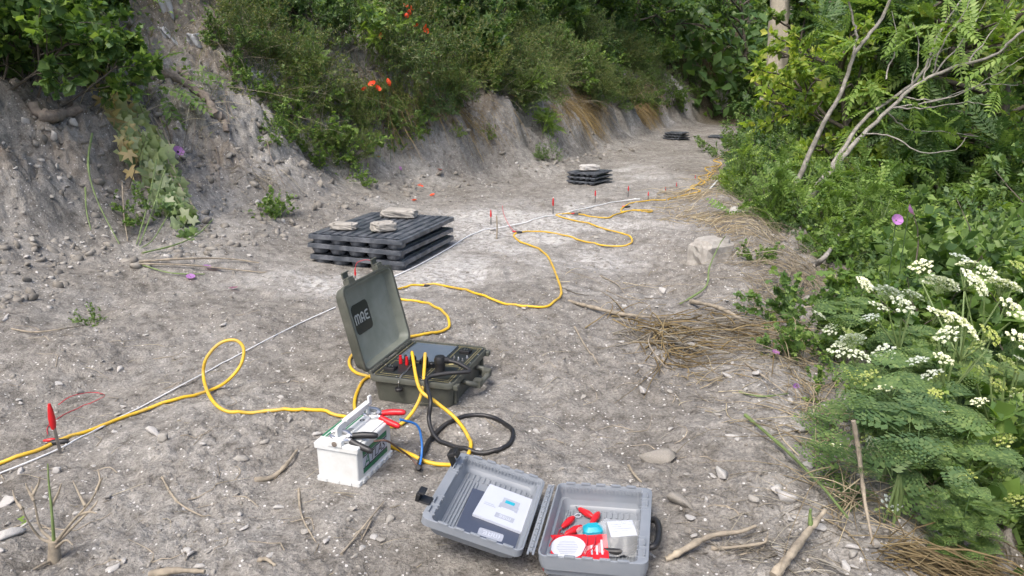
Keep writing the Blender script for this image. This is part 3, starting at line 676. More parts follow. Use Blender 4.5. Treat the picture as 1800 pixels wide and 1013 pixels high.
wire('red_lead', [in_low(.13, .265, .012), in_low(.128, .2, .03), in_low(.132, .12, .036), in_low(.12, .06, .034), in_low(.1, .01, .03)], .0017, M['redwire'], 'left of two red wires crossing the red leaflet', 'wire')
wire('red_lead', [in_low(.142, .268, .014), in_low(.15, .2, .03), in_low(.152, .12, .036), in_low(.13, .06, .034), in_low(.104, .01, .03)], .0017, M['redwire'], 'right of two red wires crossing the red leaflet', 'wire')
for x, y, lab in ((.076, .305, 'white cable tie looped near the top red clips'), (.118, .215, 'white cable tie lying above the red leaflet')):
    wire('cable_tie', [in_low(x - .014, y - .006, .004), in_low(x - .004, y, .004), in_low(x + .006, y + .012, .005), in_low(x + .018, y + .008, .006), in_low(x + .014, y - .004, .005), in_low(x - .002, y - .002, .004)], .0016, M['paper'], lab, 'cable tie')
lf = empty('red_leaflet', label='red and white printed leaflet leaning in the grey case', cat='leaflet'); place(lf, lom @ T(.108, .118, FLZ + .012, rx=R(12), rz=R(9)))
b = MB(); b.box((0, .006, .006), (.165, .095, .012)); b.build('card', M['red'], lf, bevel=.001)
b = MB(); b.box((0, -.047, .004), (.16, .012, .016)); b.build('folded_edge', M['paper'], lf, bevel=.001)
b = MB(); b.add([(-.025 + .048 * math.cos(a), .008 + .04 * math.sin(a), .0126) for a in np.linspace(0, 2 * math.pi, 24, False)], [tuple(range(24))]); o = b.build('text_panel', M['paper'], lf)
b = MB()
for k in range(8): strip(b, [(-.058 + abs(k - 3.5) * .003, -.014 + k * .006), (.004 - abs(k - 3.5) * .003, -.014 + k * .006)], .0016, T(0, 0, .0128))
b.build('printed_text', M['print'], o)
b = MB()
for x in (.038, .052, .066): strip(b, [(x, -.02), (x, .012 + (x > .06) * .02)], .005, T(0, 0, .0121))
b.build('white_print', M['paper'], lf)
bg = empty('plastic_bag', label='clear plastic bag holding a small device box and a teal strap', cat='bag'); place(bg, lom @ T(.2, .185, FLZ + .003, rz=R(14)) @ Matrix.Scale(1.2, 4))
rng = np.random.default_rng(5)
g = np.array([(i, j) for j in range(15) for i in range(17)], float)
bx = (g[:, 0] / 16 - .5) * .16; by = (g[:, 1] / 14 - .5) * .13
bzv = .012 + .036 * np.exp(-((bx - .012) / .05) ** 4 - ((by) / .045) ** 4) + .008 * fbm(bx * 60, by * 60, 3, 4)
edge = np.maximum(np.abs(bx) / .08, np.abs(by) / .065) > .98
bzv[edge] = .006 + .006 * rng.random(edge.sum())
ff = [(j * 17 + i, j * 17 + i + 1, (j + 1) * 17 + i + 1, (j + 1) * 17 + i) for j in range(14) for i in range(16)]
b = MB(); b.add(list(zip(bx + .012 * vnoise(by * 40, bx * 20, 3), by + .01 * vnoise(bx * 40, by * 20, 8), bzv)), ff); b.build('film', M['film'], bg, 80)
b = MB(); b.box((.02, .004, .018), (.062, .066, .034)); dv = b.build('device', M['panel'], bg, bevel=.002)
b = MB(); b.box((.02, .004, .0357), (.06, .062, .001)); d2 = b.build('device_sticker', M['paper'], dv)
b = MB()
for k in range(5): strip(b, [(-.004, -.016 + k * .009), (.02 + .012 * (k % 3), -.016 + k * .009)], .0022, T(0, 0, .0363))
b.build('sticker_text', M['print'], d2)
b = MB(); b.loft([rrect(.05, .04, .012, .006, cx=-.045, cy=.02), rrect(.046, .036, .012, .032, cx=-.045, cy=.018), rrect(.03, .02, .008, .04, cx=-.045, cy=.018)]); b.build('teal_strap', M['teal'], bg, 40)
b = MB(); b.tube(smooth_path([(-.03, -.04, .01), (0, -.05, .012), (.03, -.046, .012), (.06, -.02, .012)], 5), .008, 8); b.build('dark_cord', M['black'], bg, 50)

# ------------------------------------------------------------------ seedling trays
TW, TL = .75, .98
def tray_meshes():
    d = {}
    b = MB(); b.loft([rrect(TW, TL, .02, -.030), rrect(TW - .006, TL - .006, .02, -.002), rrect(TW - .012, TL - .012, .018, 0), rrect(TW - .05, TL - .05, .012, 0), rrect(TW - .052, TL - .052, .012, -.01), rrect(TW - .02, TL - .02, .018, -.030)], False, False)
    o = b.build('rim', M['tray'], None, 30); d['rim'] = o.data; bpy.data.objects.remove(o)
    b = MB(); n = 10; wv = []
    for k in range(n):
        x = -TW / 2 + .026 + (k + .5) * (TW - .052) / n; w = (TW - .052) / n
        wv += [(x - w * .5, -.009), (x - w * .40, -.009), (x - w * .30, .005), (x + w * .30, .005), (x + w * .40, -.009)]
    wv.append((TW / 2 - .026, -.009)); y = TL / 2 - .026
    b.add([(x, -y, z) for x, z in wv] + [(x, y, z) for x, z in wv], [(i, i + 1, len(wv) + i + 1, len(wv) + i) for i in range(len(wv) - 1)])
    o = b.build('ribbed_top', M['tray']); d['top'] = o.data; bpy.data.objects.remove(o)
    b = MB(); b.lathe([(.066, -.012), (.064, -.05), (.054, -.07), (.03, -.078)], 14); o = b.build('cell', M['tray'], None, 40); d['cell'] = o.data; bpy.data.objects.remove(o)
    return d
TM = tray_meshes()
def tray(loc, rz, tilt, label, group, s=1):
    r = empty('seedling_tray', loc, rz, label, 'tray', group, s); r.rotation_euler = (tilt[0], tilt[1], rz)
    link('rim', TM['rim'], r); link('ribbed_top', TM['top'], r)
    for i in range(5):
        for j in range(7):
            if j == 0 or i in (0, 4): link('cell', TM['cell'], r, (-TW / 2 + (.078 if j == 0 else .13) + i * (TW - (.156 if j == 0 else .26)) / 4, -TL / 2 + .074 + j * (TL - .145) / 6, 0))
    return r
zt = tz(-.967, 5.57)
tray((-.967, 5.57, zt + .075), -.29, (R(.3), R(.6)), 'bottom black seedling tray of the large stack behind the instrument case', 'large tray stack')
tray((-.975, 5.565, zt + .15), -.31, (R(-.3), R(1.2)), 'middle black seedling tray of the large stack behind the instrument case', 'large tray stack')
tray((-.967, 5.57, zt + .225), -.307, (R(.5), R(.2)), 'topmost ribbed black tray of the large stack, carrying three stones', 'large tray stack')
q = P(1040, 326); z2 = tz(q.x, q.y)
for k, nm in enumerate(('bottom', 'middle', 'top')):
    tray((q.x, q.y + .25, z2 + .05 + k * .055), -.62 + .04 * k, (0, R(.5)), nm + ' black tray of the small stack halfway along the path', 'small tray stack', .56)
q3 = P(1192, 246); z3 = tz(q3.x, q3.y)
for k, nm in enumerate(('bottom', 'middle', 'top')):
    tray((q3.x, q3.y + .2, z3 + .05 + k * .06), -.7 + .1 * k, (0, R(.6)), nm + ' black tray of the farthest stack where the path bends', 'far tray stack', .6)
q4 = P(1268, 243); tray((q4.x, q4.y + .2, tz(q4.x, q4.y) + .05), -.4, (0, 0), 'single black tray lying flat beyond the farthest stack', None, .66)

# ------------------------------------------------------------------ stones
rng = np.random.default_rng(11)
SH = []
for k in range(10):
    v, f = stone_shape(rng, 2, rng.uniform(.5, .85), 13); SH.append((v, f))
SM = {m: [npmesh('stone', v, f, M[m]) for v, f in SH] for m in ('chalk', 'rock', 'clod')}
def stone(loc, size, label, rot=None, mat='rock', k=0, group=None, name='stone', sink=.25):
    o = link(name, SM[mat][k % 10]); tag(o, label, 'stone', group)
    s = size if isinstance(size, (tuple, list)) else (size, size, size)
    o.scale = s; o.location = Vector(loc) + Vector((0, 0, s[2] * .5 * (1 - 2 * sink)))
    o.rotation_euler = rot if rot else (0, 0, k * 1.3); return o
def block_stone(loc, d, rz, label, mat='rock', seed=0):
    r = np.random.default_rng(seed); bm = bmesh.new(); bmesh.ops.create_cube(bm, size=1); bmesh.ops.subdivide_edges(bm, edges=bm.edges[:], cuts=5, use_grid_fill=True)
    for v in bm.verts:
        c = np.array(v.co); n = fbm(np.array([c[0] * 3 + c[2] * 2]), np.array([c[1] * 3 - c[2]]), 3, seed)[0]
        rd = 1 - .14 * (np.abs(c) > .49).sum() + .07 * n + .022 * r.normal(); v.co = Vector((c[0] * d[0] * (1 - .06 * c[2]), c[1] * d[1], c[2] * d[2])) * rd
    me = bpy.data.meshes.new('stone'); bm.to_mesh(me); bm.free(); me.materials.append(M[mat]); o = link('stone', me); o.location = loc; o.rotation_euler = (0, 0, rz); return tag(o, label, 'stone')
tt = zt + .232
a_ = at(605, 393, 5.35); block_stone((a_.x, 5.36, tt + .026), (.23, .13, .06), -.1, 'flat brick-shaped stone on the left of the topmost large tray', seed=3)
a_ = at(700, 370, 5.9); block_stone((a_.x + .01, 5.86, tt + .035), (.32, .17, .08), -.25, 'largest rough grey stone at the back of the topmost tray', seed=7)
a_ = at(675, 398, 5.3); block_stone((a_.x, 5.3, tt + .034), (.2, .15, .08), .5, 'small angular stone near the front corner of the topmost tray', 'rock', seed=12)
block_stone((q.x - .02, q.y + .22, z2 + .05 + 2 * .055 + .05), (.3, .2, .09), .2, 'pale stone weighing down the small tray stack', 'chalk', seed=5)
for i, (u, v, w, l, m, k) in enumerate([
    (1247, 462, .155, 'big rounded pale boulder at the right edge of the path', 'rock', 1), (270, 762, .04, 'whitish stone just right of the yellow cable at left', 'chalk', 2), (286, 774, .042, 'flat beige stone touching the whitish one by the yellow cable', 'rock', 3),
    (212, 650, .04, 'pale square stone alone above the white tape', 'chalk', 4), (422, 808, .032, 'grey stone left of the battery', 'rock', 5), (1268, 838, .055, 'upright pale slab stone right of the grey case', 'chalk', 6),
    (1385, 880, .05, 'white angular stone beside the right-hand plants', 'chalk', 7), (1365, 860, .035, 'white stone just above the angular one by the plants', 'chalk', 8), (1330, 880, .03, 'small grey stone in the clods at lower right', 'rock', 9),
    (1150, 810, .08, 'half-buried grey rock right of the black cable loop', 'clod', 0), (1195, 885, .05, 'half-buried rock just right of the grey case corner', 'clod', 2), (510, 738, .03, 'grey pebble left of the battery top', 'rock', 4),
    (1290, 378, .12, 'white chalk block in the straw on the berm', 'chalk', 3), (1270, 372, .09, 'smaller white chalk block left of the one on the berm', 'chalk', 5), (20, 940, .05, 'pale stone at the lower left corner above the cut stump', 'chalk', 8),
    (12, 885, .045, 'pale flat stone near the left edge beside the stump', 'chalk', 1), (1130, 690, .045, 'pale flat stone right of the instrument case', 'chalk', 6), (1222, 612, .05, 'pale stone in front of the dry stalk pile', 'chalk', 2),
    (1170, 606, .035, 'beige stone on the edge of the dry stalk pile', 'rock', 7), (1165, 512, .06, 'flat pale stone above the dry stalk pile', 'chalk', 4), (1100, 540, .03, 'small white stone left of the dry stalk pile', 'chalk', 9),
    (140, 690, .03, 'small pale stone above the red clip stake', 'rock', 6), (100, 830, .03, 'white pebble below the red clip stake', 'chalk', 3)]):
    p = P(u, v); s = (w, w * .85, w * .75) if i else (w * 1.2, w * 1.0, w * 1.15)
    if i == 0: block_stone(p + Vector((0, 0, .06)), (.34, .27, .27), .5, l, 'rock', 21); continue
    stone(p, s, l, None, m, k, sink=.3)
# countable small stones scattered by hand of chance: the 240 largest are single things
cnt = 0; tries = 0
while cnt < 230 and tries < 3000:
    tries += 1
    u = rng.uniform(-60, 1550); v = 1013 - 760 * rng.random() ** 1.1
    if v < 330: continue
    p = P(u, v); dl0, dr0 = [float(t) for t in dl_dr(p.x, p.y)]
    if dr0 > .1 or dl0 > 1.1 or any(math.hypot(p.x - fx, p.y - fy) < fr * .8 for fx, fy, fr in FLAT): continue
    w = rng.uniform(.008, .02) * (1 + .12 * p.y) * (1.5 if dr0 > -.5 or dl0 > 0 else 1)
    m = ('chalk', 'chalk', 'rock')[rng.integers(3)]
    where = 'on the bank foot' if dl0 > -.05 else ('near the grassy right edge' if dr0 > -.5 else 'on the open grey path')
    stone(p, (w, w * rng.uniform(.6, 1), w * rng.uniform(.35, .8)), 'small %s stone lying %s' % ('pale chalky' if m == 'chalk' else 'grey', where), (rng.uniform(-.3, .3), rng.uniform(-.3, .3), rng.uniform(0, 6)), m, int(rng.integers(10)), 'small %s stones %s' % (m, where), 'pebble')
    cnt += 1
def scatter_rocks(name, n, mat, smin, smax, fn, label, sub=1, seed=1):
    r = np.random.default_rng(seed); th = np.radians(r.uniform(-40, 40, n)); rd = np.exp(r.uniform(math.log(1.2), math.log(17), n))
    x = np.sin(th) * rd; y = np.cos(th) * rd; a, c = dl_dr(x, y)
    ok = fn(x, y, a, c, r)
    for fx, fy, fr in FLAT[:3]: ok &= np.hypot(x - fx, y - fy) > fr * .55
    x, y, rd = x[ok], y[ok], rd[ok]; n = len(x)
    sz = (smin + (smax - smin) * r.random(n) ** 3) * np.clip(.6 + rd * .22, .8, 2.6)
    z = terrain(x, y, True); parts = []
    var = [stone_shape(r, sub, .5, 9) for _ in range(6)]
    for k in range(6):
        i = np.arange(n) % 6 == k; m = i.sum()
        nr = r.normal(size=(m, 3)) * .5 + (0, 0, 1)
        parts.append(inst(var[k][0], var[k][1], np.stack([x[i], y[i], z[i] + sz[i] * .02], -1), r.normal(size=(m, 3)), nr, sz[i]))
    V, F = cat_(parts); o = link(name, npmesh(name, V, F, M[mat])); tag(o, label, kind='stuff'); o['category'] = 'gravel'
scatter_rocks('soil_clods', 18000, 'clod', .003, .014, lambda x, y, a, c, r: (c < .35) & (a < .5) & (r.random(len(x)) < .12 + .5 * sst(vnoise(x * 1.9, y * 1.9, 21), -.2, .8) + .6 * sst(c, -.7, -.1)), 'loose grey soil clods strewn over the path', 1, 31)
scatter_rocks('bank_rubble', 26000, 'clod', .006, .034, lambda x, y, a, c, r: (a > -.5) & (a < 1.9) & (y > 3) & (r.random(len(x)) < .75), 'crumbling soil lumps over the cut bank', 1, 33)
scatter_rocks('bank_gravel', 11000, 'chalk', .004, .022, lambda x, y, a, c, r: (a > -.6) & (a < 1.8) & (y > 3) & (r.random(len(x)) < .35), 'pale stone chips in the cut bank', 1, 34)
scatter_rocks('gravel', 9000, 'chalk', .0022, .009, lambda x, y, a, c, r: (c < .3) & (a < .9) & (r.random(len(x)) < .42), 'fine pale chalk gravel strewn over the path', 1, 32)

# ------------------------------------------------------------------ cables
def pix(pts): return [P(p[0], p[1], (p[2] if len(p) > 2 else .006)) for p in pts]
def cable(name, pts, r, mat, label, cat='cable', n=8): return wire(name, pts, r, mat, label, cat, n, 8)
c1 = casep(.37, .33, .045); c2 = casep(.51, .34, .045)
YR = .0072
yc = [c1, c1 + Vector((.0, -.012, .012))] + [P(737, 682, .10), P(765, 706, .07), P(800, 735, .03), P(823, 768, .012), P(826, 795), P(800, 820), P(745, 814), P(700, 792), P(655, 772), P(628, 735), P(624, 705), P(636, 675), P(652, 662)]
cable('survey_cable', yc, YR, M['yellow'], 'yellow cable looping from the case plug down past the grey case and behind the battery')
yc = [c2, c2 + Vector((.003, -.012, .01)), P(743, 680, .09), P(733, 712, .05), P(712, 740, .012), P(688, 752), P(640, 752), P(590, 733), P(550, 724), P(500, 722), P(440, 729), P(400, 725), P(372, 702, .01)]
LY = P(365, 690).y
yc += [at(358, 665, LY + .03), at(362, 632, LY + .06), at(385, 605, LY + .09), at(412, 598, LY + .10), at(428, 612, LY + .09), at(424, 640, LY + .06), at(405, 665, LY + .02), P(380, 682, .012), P(330, 699), P(240, 729), P(170, 755), P(110, 776), P(50, 800), P(-40, 830)]
cable('survey_cable', yc, YR, M['yellow'], 'yellow cable running left past the battery with one upright loop')
yc = pix([(655, 664), (625, 655), (614, 640), (622, 622), (660, 600), (700, 595), (745, 588), (778, 582), (790, 572), (782, 553), (760, 538), (735, 530), (715, 528), (690, 522), (688, 512), (712, 506), (745, 502), (790, 506), (840, 517), (890, 535), (930, 541), (965, 538), (984, 525), (986, 508), (976, 480), (962, 450), (938, 434), (912, 424), (903, 415), (910, 409)])
cable('survey_cable', yc, YR, M['yellow'], 'yellow cable winding behind the instrument case out to the first far clip')
yc = pix([(908, 409), (935, 407), (968, 409), (1010, 420), (1050, 430), (1085, 433), (1105, 430), (1111, 422), (1098, 412), (1060, 402), (1010, 388), (978, 379), (990, 376), (1014, 377), (1040, 381), (1072, 383), (1088, 376), (1110, 370), (1145, 370), (1140, 373), (1115, 370), (1092, 372), (1100, 362), (1130, 354), (1170, 352)])
cable('survey_cable', yc, YR * .95, M['yellow'], 'yellow cable lying in a wide hook on the chalky middle of the path')
r2 = np.random.default_rng(3)
for k, (pts, lab) in enumerate(((((1170, 352), (1200, 345), (1230, 336), (1215, 330), (1240, 322), (1228, 312), (1252, 305), (1240, 296), (1262, 292)), 'yellow cable snaking along the path beyond the last hook'),
                                (((1245, 300), (1268, 288), (1255, 282), (1285, 276), (1275, 268), (1300, 262), (1290, 256), (1312, 250)), 'farthest yellow cable heap near the bend of the path'),
                                (((1205, 338), (1222, 326), (1235, 318), (1248, 316), (1240, 308), (1258, 300), (1250, 310), (1236, 322)), 'second yellow coil beside the far red stakes'))):
    cable('survey_cable', pix([(u + r2.normal() * 2, v, .01) for u, v in pts]), YR, M['yellow'], lab)
cable('measuring_tape', pix([(-40, 848), (0, 832), (60, 808), (112, 785), (180, 750), (245, 717), (310, 682), (380, 645), (460, 602), (530, 567), (590, 540)]), .003, M['rope'], 'white tape line stretched along the ground at left to the case', 'tape')
cable('measuring_tape', pix([(690, 488), (740, 464), (790, 436), (830, 412), (870, 402), (930, 390), (985, 378), (1040, 365), (1090, 354), (1125, 350)]), .0052, M['rope'], 'white tape line running from the tray stack up the path', 'tape')
cable('measuring_tape', pix([(1248, 333), (1275, 306), (1300, 284), (1320, 264), (1334, 252)]), .011, M['rope'], 'white tape line along the far right edge of the path', 'tape')
# black power cable with its split end
ce = casep(.73, .26, .048) + Vector((.05, .004, 0))
bc = [casep(.80, .28, .05), casep(.92, .27, .048), casep(1.06, .23, .036), casep(1.10, .20, .03), casep(1.04, .16, .03), casep(.86, .08, .03), casep(.72, -.03, .02), P(757, 705, .10), P(754, 738, .05), P(765, 768, .02), P(790, 785), P(835, 800), P(878, 795), P(900, 775), P(897, 755), P(870, 738), P(835, 732), P(800, 741), P(765, 767), P(745, 796), P(737, 820)]
cable('power_cable', bc, .0085, M['black'], 'thick black power cable looping from the case plug onto the ground')
cg = [v for v in clamp.__defaults__ or ()]
cable('blue_wire', [P(737, 822, .01), P(741, 800, .03), P(741, 775, .07), P(733, 748, .12), cr.location + Vector((.075, -.042, .004))], .0042, M['blue'], 'blue wire rising from the black cable end to the red clamp', 'wire')
cable('brown_wire', [P(738, 824, .01), P(722, 805, .03), P(705, 792, .075), cb.location + Vector((.12, -.012, -.004)), cb.location + Vector((.078, -.006, -.008))], .0036, M['brown'], 'brown wire from the black cable end to the black clamp', 'wire')
p = P(736, 822, .01); b = MB(); b.lathe([(.005, -.016), (.01, -.012), (.011, .004), (.008, .014)], 10, T(*p, rx=R(60))); tag(b.build('cable_gland', M['black'], smooth=40), 'black sleeve where the power cable splits into two wires', 'sleeve')

# ------------------------------------------------------------------ electrodes and clips
def electrode(u, vb, vt, label, clip=True, rod=.0055, lean=(0, 0)):
    p = P(u, vb); y = p.y; t = at(u, vt, y); h = t.z - p.z
    r = empty('electrode', p, 0, label, 'electrode', 'steel electrodes along the survey line')
    b = MB(); b.tube([(0, 0, -.05), (lean[0], lean[1], h * .75)], rod, 8); b.build('rod', M['steel'], r)
    if clip:
        L = max(.055, min(h * .5, .16)); b = MB(); k = L / .06
        b.lathe([(.0045 * k, 0), (.0068 * k, L * .2), (.0072 * k, L * .45), (.005 * k, L * .8), (.0028 * k, L)], 10, T(lean[0], lean[1], h - L)); b.build('crocodile_clip', M['red'], r, 60)
    return p, t
e0 = electrode(108, 798, 710, 'nearest steel stake with red clip beside the yellow cable at left', lean=(-.012, 0))
for u, vb, vt, w in ((863, 396, 369, 'just right of the large tray stack'), (972, 376, 348, 'in the middle of the white chalk patch'), (1046, 356, 335, 'in front of the small tray stack'), (1104, 346, 327, 'right of the small tray stack'),
                     (1139, 353, 337, 'above the yellow cable end'), (1170, 335, 329, 'third from the farthest'), (1189, 330, 321, 'second from the farthest'), (1222, 316, 308, 'farthest along the path')):
    electrode(u, vb, vt, 'red clipped stake ' + w, rod=.006)
electrode(625, 490, 472, 'red clipped stake seen just behind the open lid')
p = P(873, 420); b = MB(); b.tube(smooth_path([p, p + Vector((.005, 0, .1)), p + Vector((0, .01, .2))], 4), .007, 6); tag(b.build('wooden_peg', M['stalk']), 'thin bare upright peg beside the large tray stack', 'peg')
cable('red_lead', [e0[1] + Vector((-.012, 0, -.004)), at(125, 697, e0[0].y + .05), at(160, 690, e0[0].y + .12), at(184, 695, e0[0].y + .14), P(165, 706, .02), P(130, 722), P(100, 738), P(84, 752), P(84, 764, .012)], .0016, M['redwire'], 'thin red lead curling from the nearest stake to the cable', 'wire')
cable('red_lead', [at(624, 474, 4.85), at(628, 462, 4.85), at(645, 457, 4.85), at(662, 464, 4.9)], .0025, M['redwire'], 'red lead arching behind the open lid', 'wire')
cable('red_lead', pix([(883, 362, .15), (886, 378, .1), (896, 398, .03), (905, 408, .01)]), .0025, M['redwire'], 'red lead dropping to the cable on the chalk patch', 'wire')
def takeout(u, v, rz, label, s=1):
    p = P(u, v, .008); r = empty('cable_takeout', p, rz, label, 'connector', 'takeouts on the yellow cable'); r.scale = (s,) * 3
    b = MB(); b.tube([(-.03, 0, 0), (-.02, 0, .002), (.02, 0, .002), (.03, 0, 0)], [.008, .011, .011, .008], 10); b.build('junction', M['black'], r, 50)
    b = MB(); clip_mesh(b, T(-.035, .016, .006) @ Matrix.Rotation(R(90), 4, 'Y') @ Matrix.Scale(.8, 4)); b.build('crocodile_clip', M['red'], r, 60)
takeout(104, 778, R(14), 'black takeout with red clip on the yellow cable at left', 1.0)
takeout(912, 409, R(5), 'black takeout with red clip on the chalk patch'); takeout(1014, 377, R(-5), 'black takeout in the cable hook, middle of the path'); takeout(1103, 364, R(20), 'farthest black takeout with red clip'); takeout(751, 502, R(3), 'dark joint on the yellow cable behind the lid', .7)

# ------------------------------------------------------------------ leaf templates
def t_leaf(w=.3, fold=.08, droop=.12):
    return np.array([(0, 0, 0), (-w, .45, fold), (0, .5, 0), (w, .45, fold), (0, 1, -droop)]), np.array([(0, 3, 2), (0, 2, 1), (1, 2, 4), (2, 3, 4)])
def t_lobed(n=5, depth=.62, droop=.12):
    v = [(0, .3, 0)]; k = 2 * n + 1
    for i in range(k):
        a = R(-150 + 300 * i / (k - 1)); rr = (.62 if i % 2 else .62 * depth) * (1 - .15 * abs(a) / 2.6)
        if i in (0, k - 1): rr = .42
        v.append((rr * math.sin(a), .3 + rr * math.cos(a), -droop * rr * rr * 2 + (.04 if i % 2 else -.02)))
    return np.array(v), np.array([(0, i + 1, i) for i in range(1, k)])
def t_pinnate(n=8, w=.05, L=.3, droop=.35):
    V = []; F = []
    for i in range(n + 1):
        y = .18 + .8 * i / n; z = -droop * y * y; l = L * math.sin(math.pi * (.22 + .68 * (1 - i / n) * .9 + .05)) * (1.05 - .4 * (i / n))
        for s in ((-1, 1) if i < n else (0,)):
            d = np.array((s * .85, .5 if s else 1, -.18)); d /= np.linalg.norm(d); b = np.array((0, y, z)); m = b + d * l * .4; nn = np.array((-d[1], d[0], 0)) * w
            o = len(V); V += [b, m + nn + (0, 0, .01), b + d * l + (0, 0, -.03), m - nn + (0, 0, .01)]; F += [(o, o + 1, o + 2), (o, o + 2, o + 3)]
    for i in range(3):
        y0, y1 = i / 3, (i + 1) / 3; o = len(V); V += [(-.008, y0, -droop * y0 * y0), (.008, y0, -droop * y0 * y0), (.006, y1, -droop * y1 * y1), (-.006, y1, -droop * y1 * y1)]; F += [(o, o + 1, o + 2), (o, o + 2, o + 3)]
    return np.array([tuple(q) for q in V]), np.array(F)
def t_fern(np_=6, nl=5, droop=.3):
    V = []; F = []
    def tri(b, d, l, w):
        n_ = np.array((-d[1], d[0], .15)) * w; o = len(V); V.extend([b, b + d * l * .55 + n_, b + d * l, b + d * l * .55 - n_]); F.extend([(o, o + 1, o + 2), (o, o + 2, o + 3)])
    for i in range(np_):
        y = .22 + .7 * i / (np_ - 1) if np_ > 1 else .5; pl = .46 * (1 - .82 * i / (np_ - 1)) + .05
        for s in (-1, 1):
            d = np.array((s * .82, .57, -.12)); b = np.array((0, y, -droop * y * y)); m = max(2, int(nl * (1 - .5 * i / np_)))
            for j in range(m):
                q = b + d * pl * (j + .6) / m; q[2] -= .12 * ((j + 1) / m) ** 2 * pl; l = pl * .36 * (1 - .5 * j / m) + .02
                for e in (-1, 1):
                    dd = np.array((d[0] * .5 - e * d[1] * .85, d[1] * .5 + e * d[0] * .85, -.1)); tri(q, dd, l, l * .3)
            tri(b + d * pl * .8, d, pl * .25, .02)
    tri(np.array((0, .9, -droop * .81)), np.array((0, 1., -.3)), .14, .03)
    o = len(V); V.extend([np.array((-.008, 0, 0)), np.array((.008, 0, 0)), np.array((0, .95, -droop * .9))]); F.append((o, o + 1, o + 2))
    return np.array(V), np.array(F)
TPL = {'oval': t_leaf(.3), 'round': t_leaf(.4, .06, .1), 'lance': t_leaf(.16, .04, .2), 'lobed': t_lobed(), 'palm': t_lobed(5, .42, .2), 'pin': t_pinnate(), 'pinf': t_pinnate(6, .06, .26, .2), 'fern': t_fern(), 'tri': t_lobed(3, .5, .1)}
def unit(v): return v / (np.linalg.norm(v) + 1e-9)
def grow(rng, start, d, L, r, lev, spec, out):
    s = spec[lev]; n = s.get('seg', 5); p = np.array(start, float); d = unit(np.array(d, float)); pts = [p.copy()]
    for i in range(n):
        d = unit(d + rng.normal(size=3) * s.get('curl', .12) + np.array((0, 0, s.get('up', .0)))); p = p + d * L / n; pts.append(p.copy())
    pts = np.array(pts); out.append((pts, r, lev))
    if lev + 1 < len(spec):
        for k in range(s['n']):
            t = s.get('t0', .3) + (1 - s.get('t0', .3)) * (k + rng.random()) / s['n']; f = t * n; i = min(int(f), n - 1); q = pts[i] + (pts[i + 1] - pts[i]) * (f - i)
            ax = unit(pts[i + 1] - pts[i]); pr = unit(np.cross(ax, rng.normal(size=3))); a = s.get('ang', .9) * rng.uniform(.7, 1.2)
            cd = ax * math.cos(a) + pr * math.sin(a)
            grow(rng, q, cd, L * s.get('ratio', .55) * rng.uniform(.7, 1.2) * (1.15 - .5 * t), r * .5, lev + 1, spec, out)
def foliage(rng, br, tpl, size, per, up=.8, lev=None, along=(.1, 1), droop=0.):
    tv, tf = TPL[tpl]; lev = lev if lev is not None else max(b[2] for b in br); Pp = []; Ax = []; N = []
    for pts, r, l in br:
        if l < lev: continue
        n = len(pts) - 1; t = rng.uniform(*along, per) * n; i = np.minimum(t.astype(int), n - 1); q = pts[i] + (pts[i + 1] - pts[i]) * (t - i)[:, None]
        ax = pts[i + 1] - pts[i]; ax /= np.linalg.norm(ax, axis=1)[:, None] + 1e-9
        dv = ax * .45 + rng.normal(size=(per, 3)) * .7 + np.array((0, 0, .05 - droop)); Pp.append(q); Ax.append(dv); N.append(rng.normal(size=(per, 3)) * .45 + np.array((0, -.15, up)))
    Pp = np.concatenate(Pp); return inst(tv, tf, Pp, np.concatenate(Ax), np.concatenate(N), size * rng.uniform(.6, 1.25, len(Pp)))
def stems_mesh(name, br, mat, rmin=.0015, maxlev=9, sides=(7, 5, 4, 3)):
    b = MB()
    for pts, r, l in br:
        if l > maxlev: continue
        b.tube(pts, [max(r, rmin), max(r * .45, rmin * .7)], sides[min(l, 3)], False)
    return npmesh(name, b.v, b.f, mat, smooth=True)
def plant_mesh(seed, stems, spec, leaves, bark, maxlev=9, rmin=.002):
    """stems: (start, dir, len, r) list; leaves: (tpl, size, per, mat, kwargs) list -> (stem mesh, [leaf meshes])"""
    rng = np.random.default_rng(seed); br = []
    for st in stems: grow(rng, st[0], st[1], st[2], st[3], 0, spec, br)
    return stems_mesh('stem', br, bark, rmin, maxlev), [npmesh('foliage', *foliage(rng, br, t, s, per, **kw), m) for t, s, per, m, kw in leaves]
def plant(name, ms, loc, rz=0, s=1, label='', cat='plant', group=None, parts=('stem', 'foliage'), tilt=(0, 0), sz=None):
    r = empty(name, loc, rz, label, cat, group, s); r.rotation_euler = (tilt[0], tilt[1], rz)
    if sz: r.scale = (s, s, s * sz)
    link(parts[0], ms[0], r)
    for m in ms[1]: link(parts[1], m, r)['kind'] = 'stuff'
    return r
def rstems(rng, n, spread, L, r, up=1.0, rad=.1):
    return [((rng.normal() * rad, rng.normal() * rad, -.08), (rng.normal() * spread, rng.normal() * spread, up), L * rng.uniform(.7, 1.15), r) for _ in range(n)]
rg = np.random.default_rng(77)
SHR = {}     # shrubs about 1 m across / 1 m tall
SHR['oval'] = plant_mesh(1, rstems(rg, 8, .55, .95, .011), [dict(n=6, ang=.8, ratio=.5, up=.02, curl=.12), dict(n=4, ang=.8, ratio=.55, curl=.18, seg=4), dict(n=0, seg=3, curl=.2)], [('oval', .068, 17, L_['deep'], {})], M['barkd'], 1)
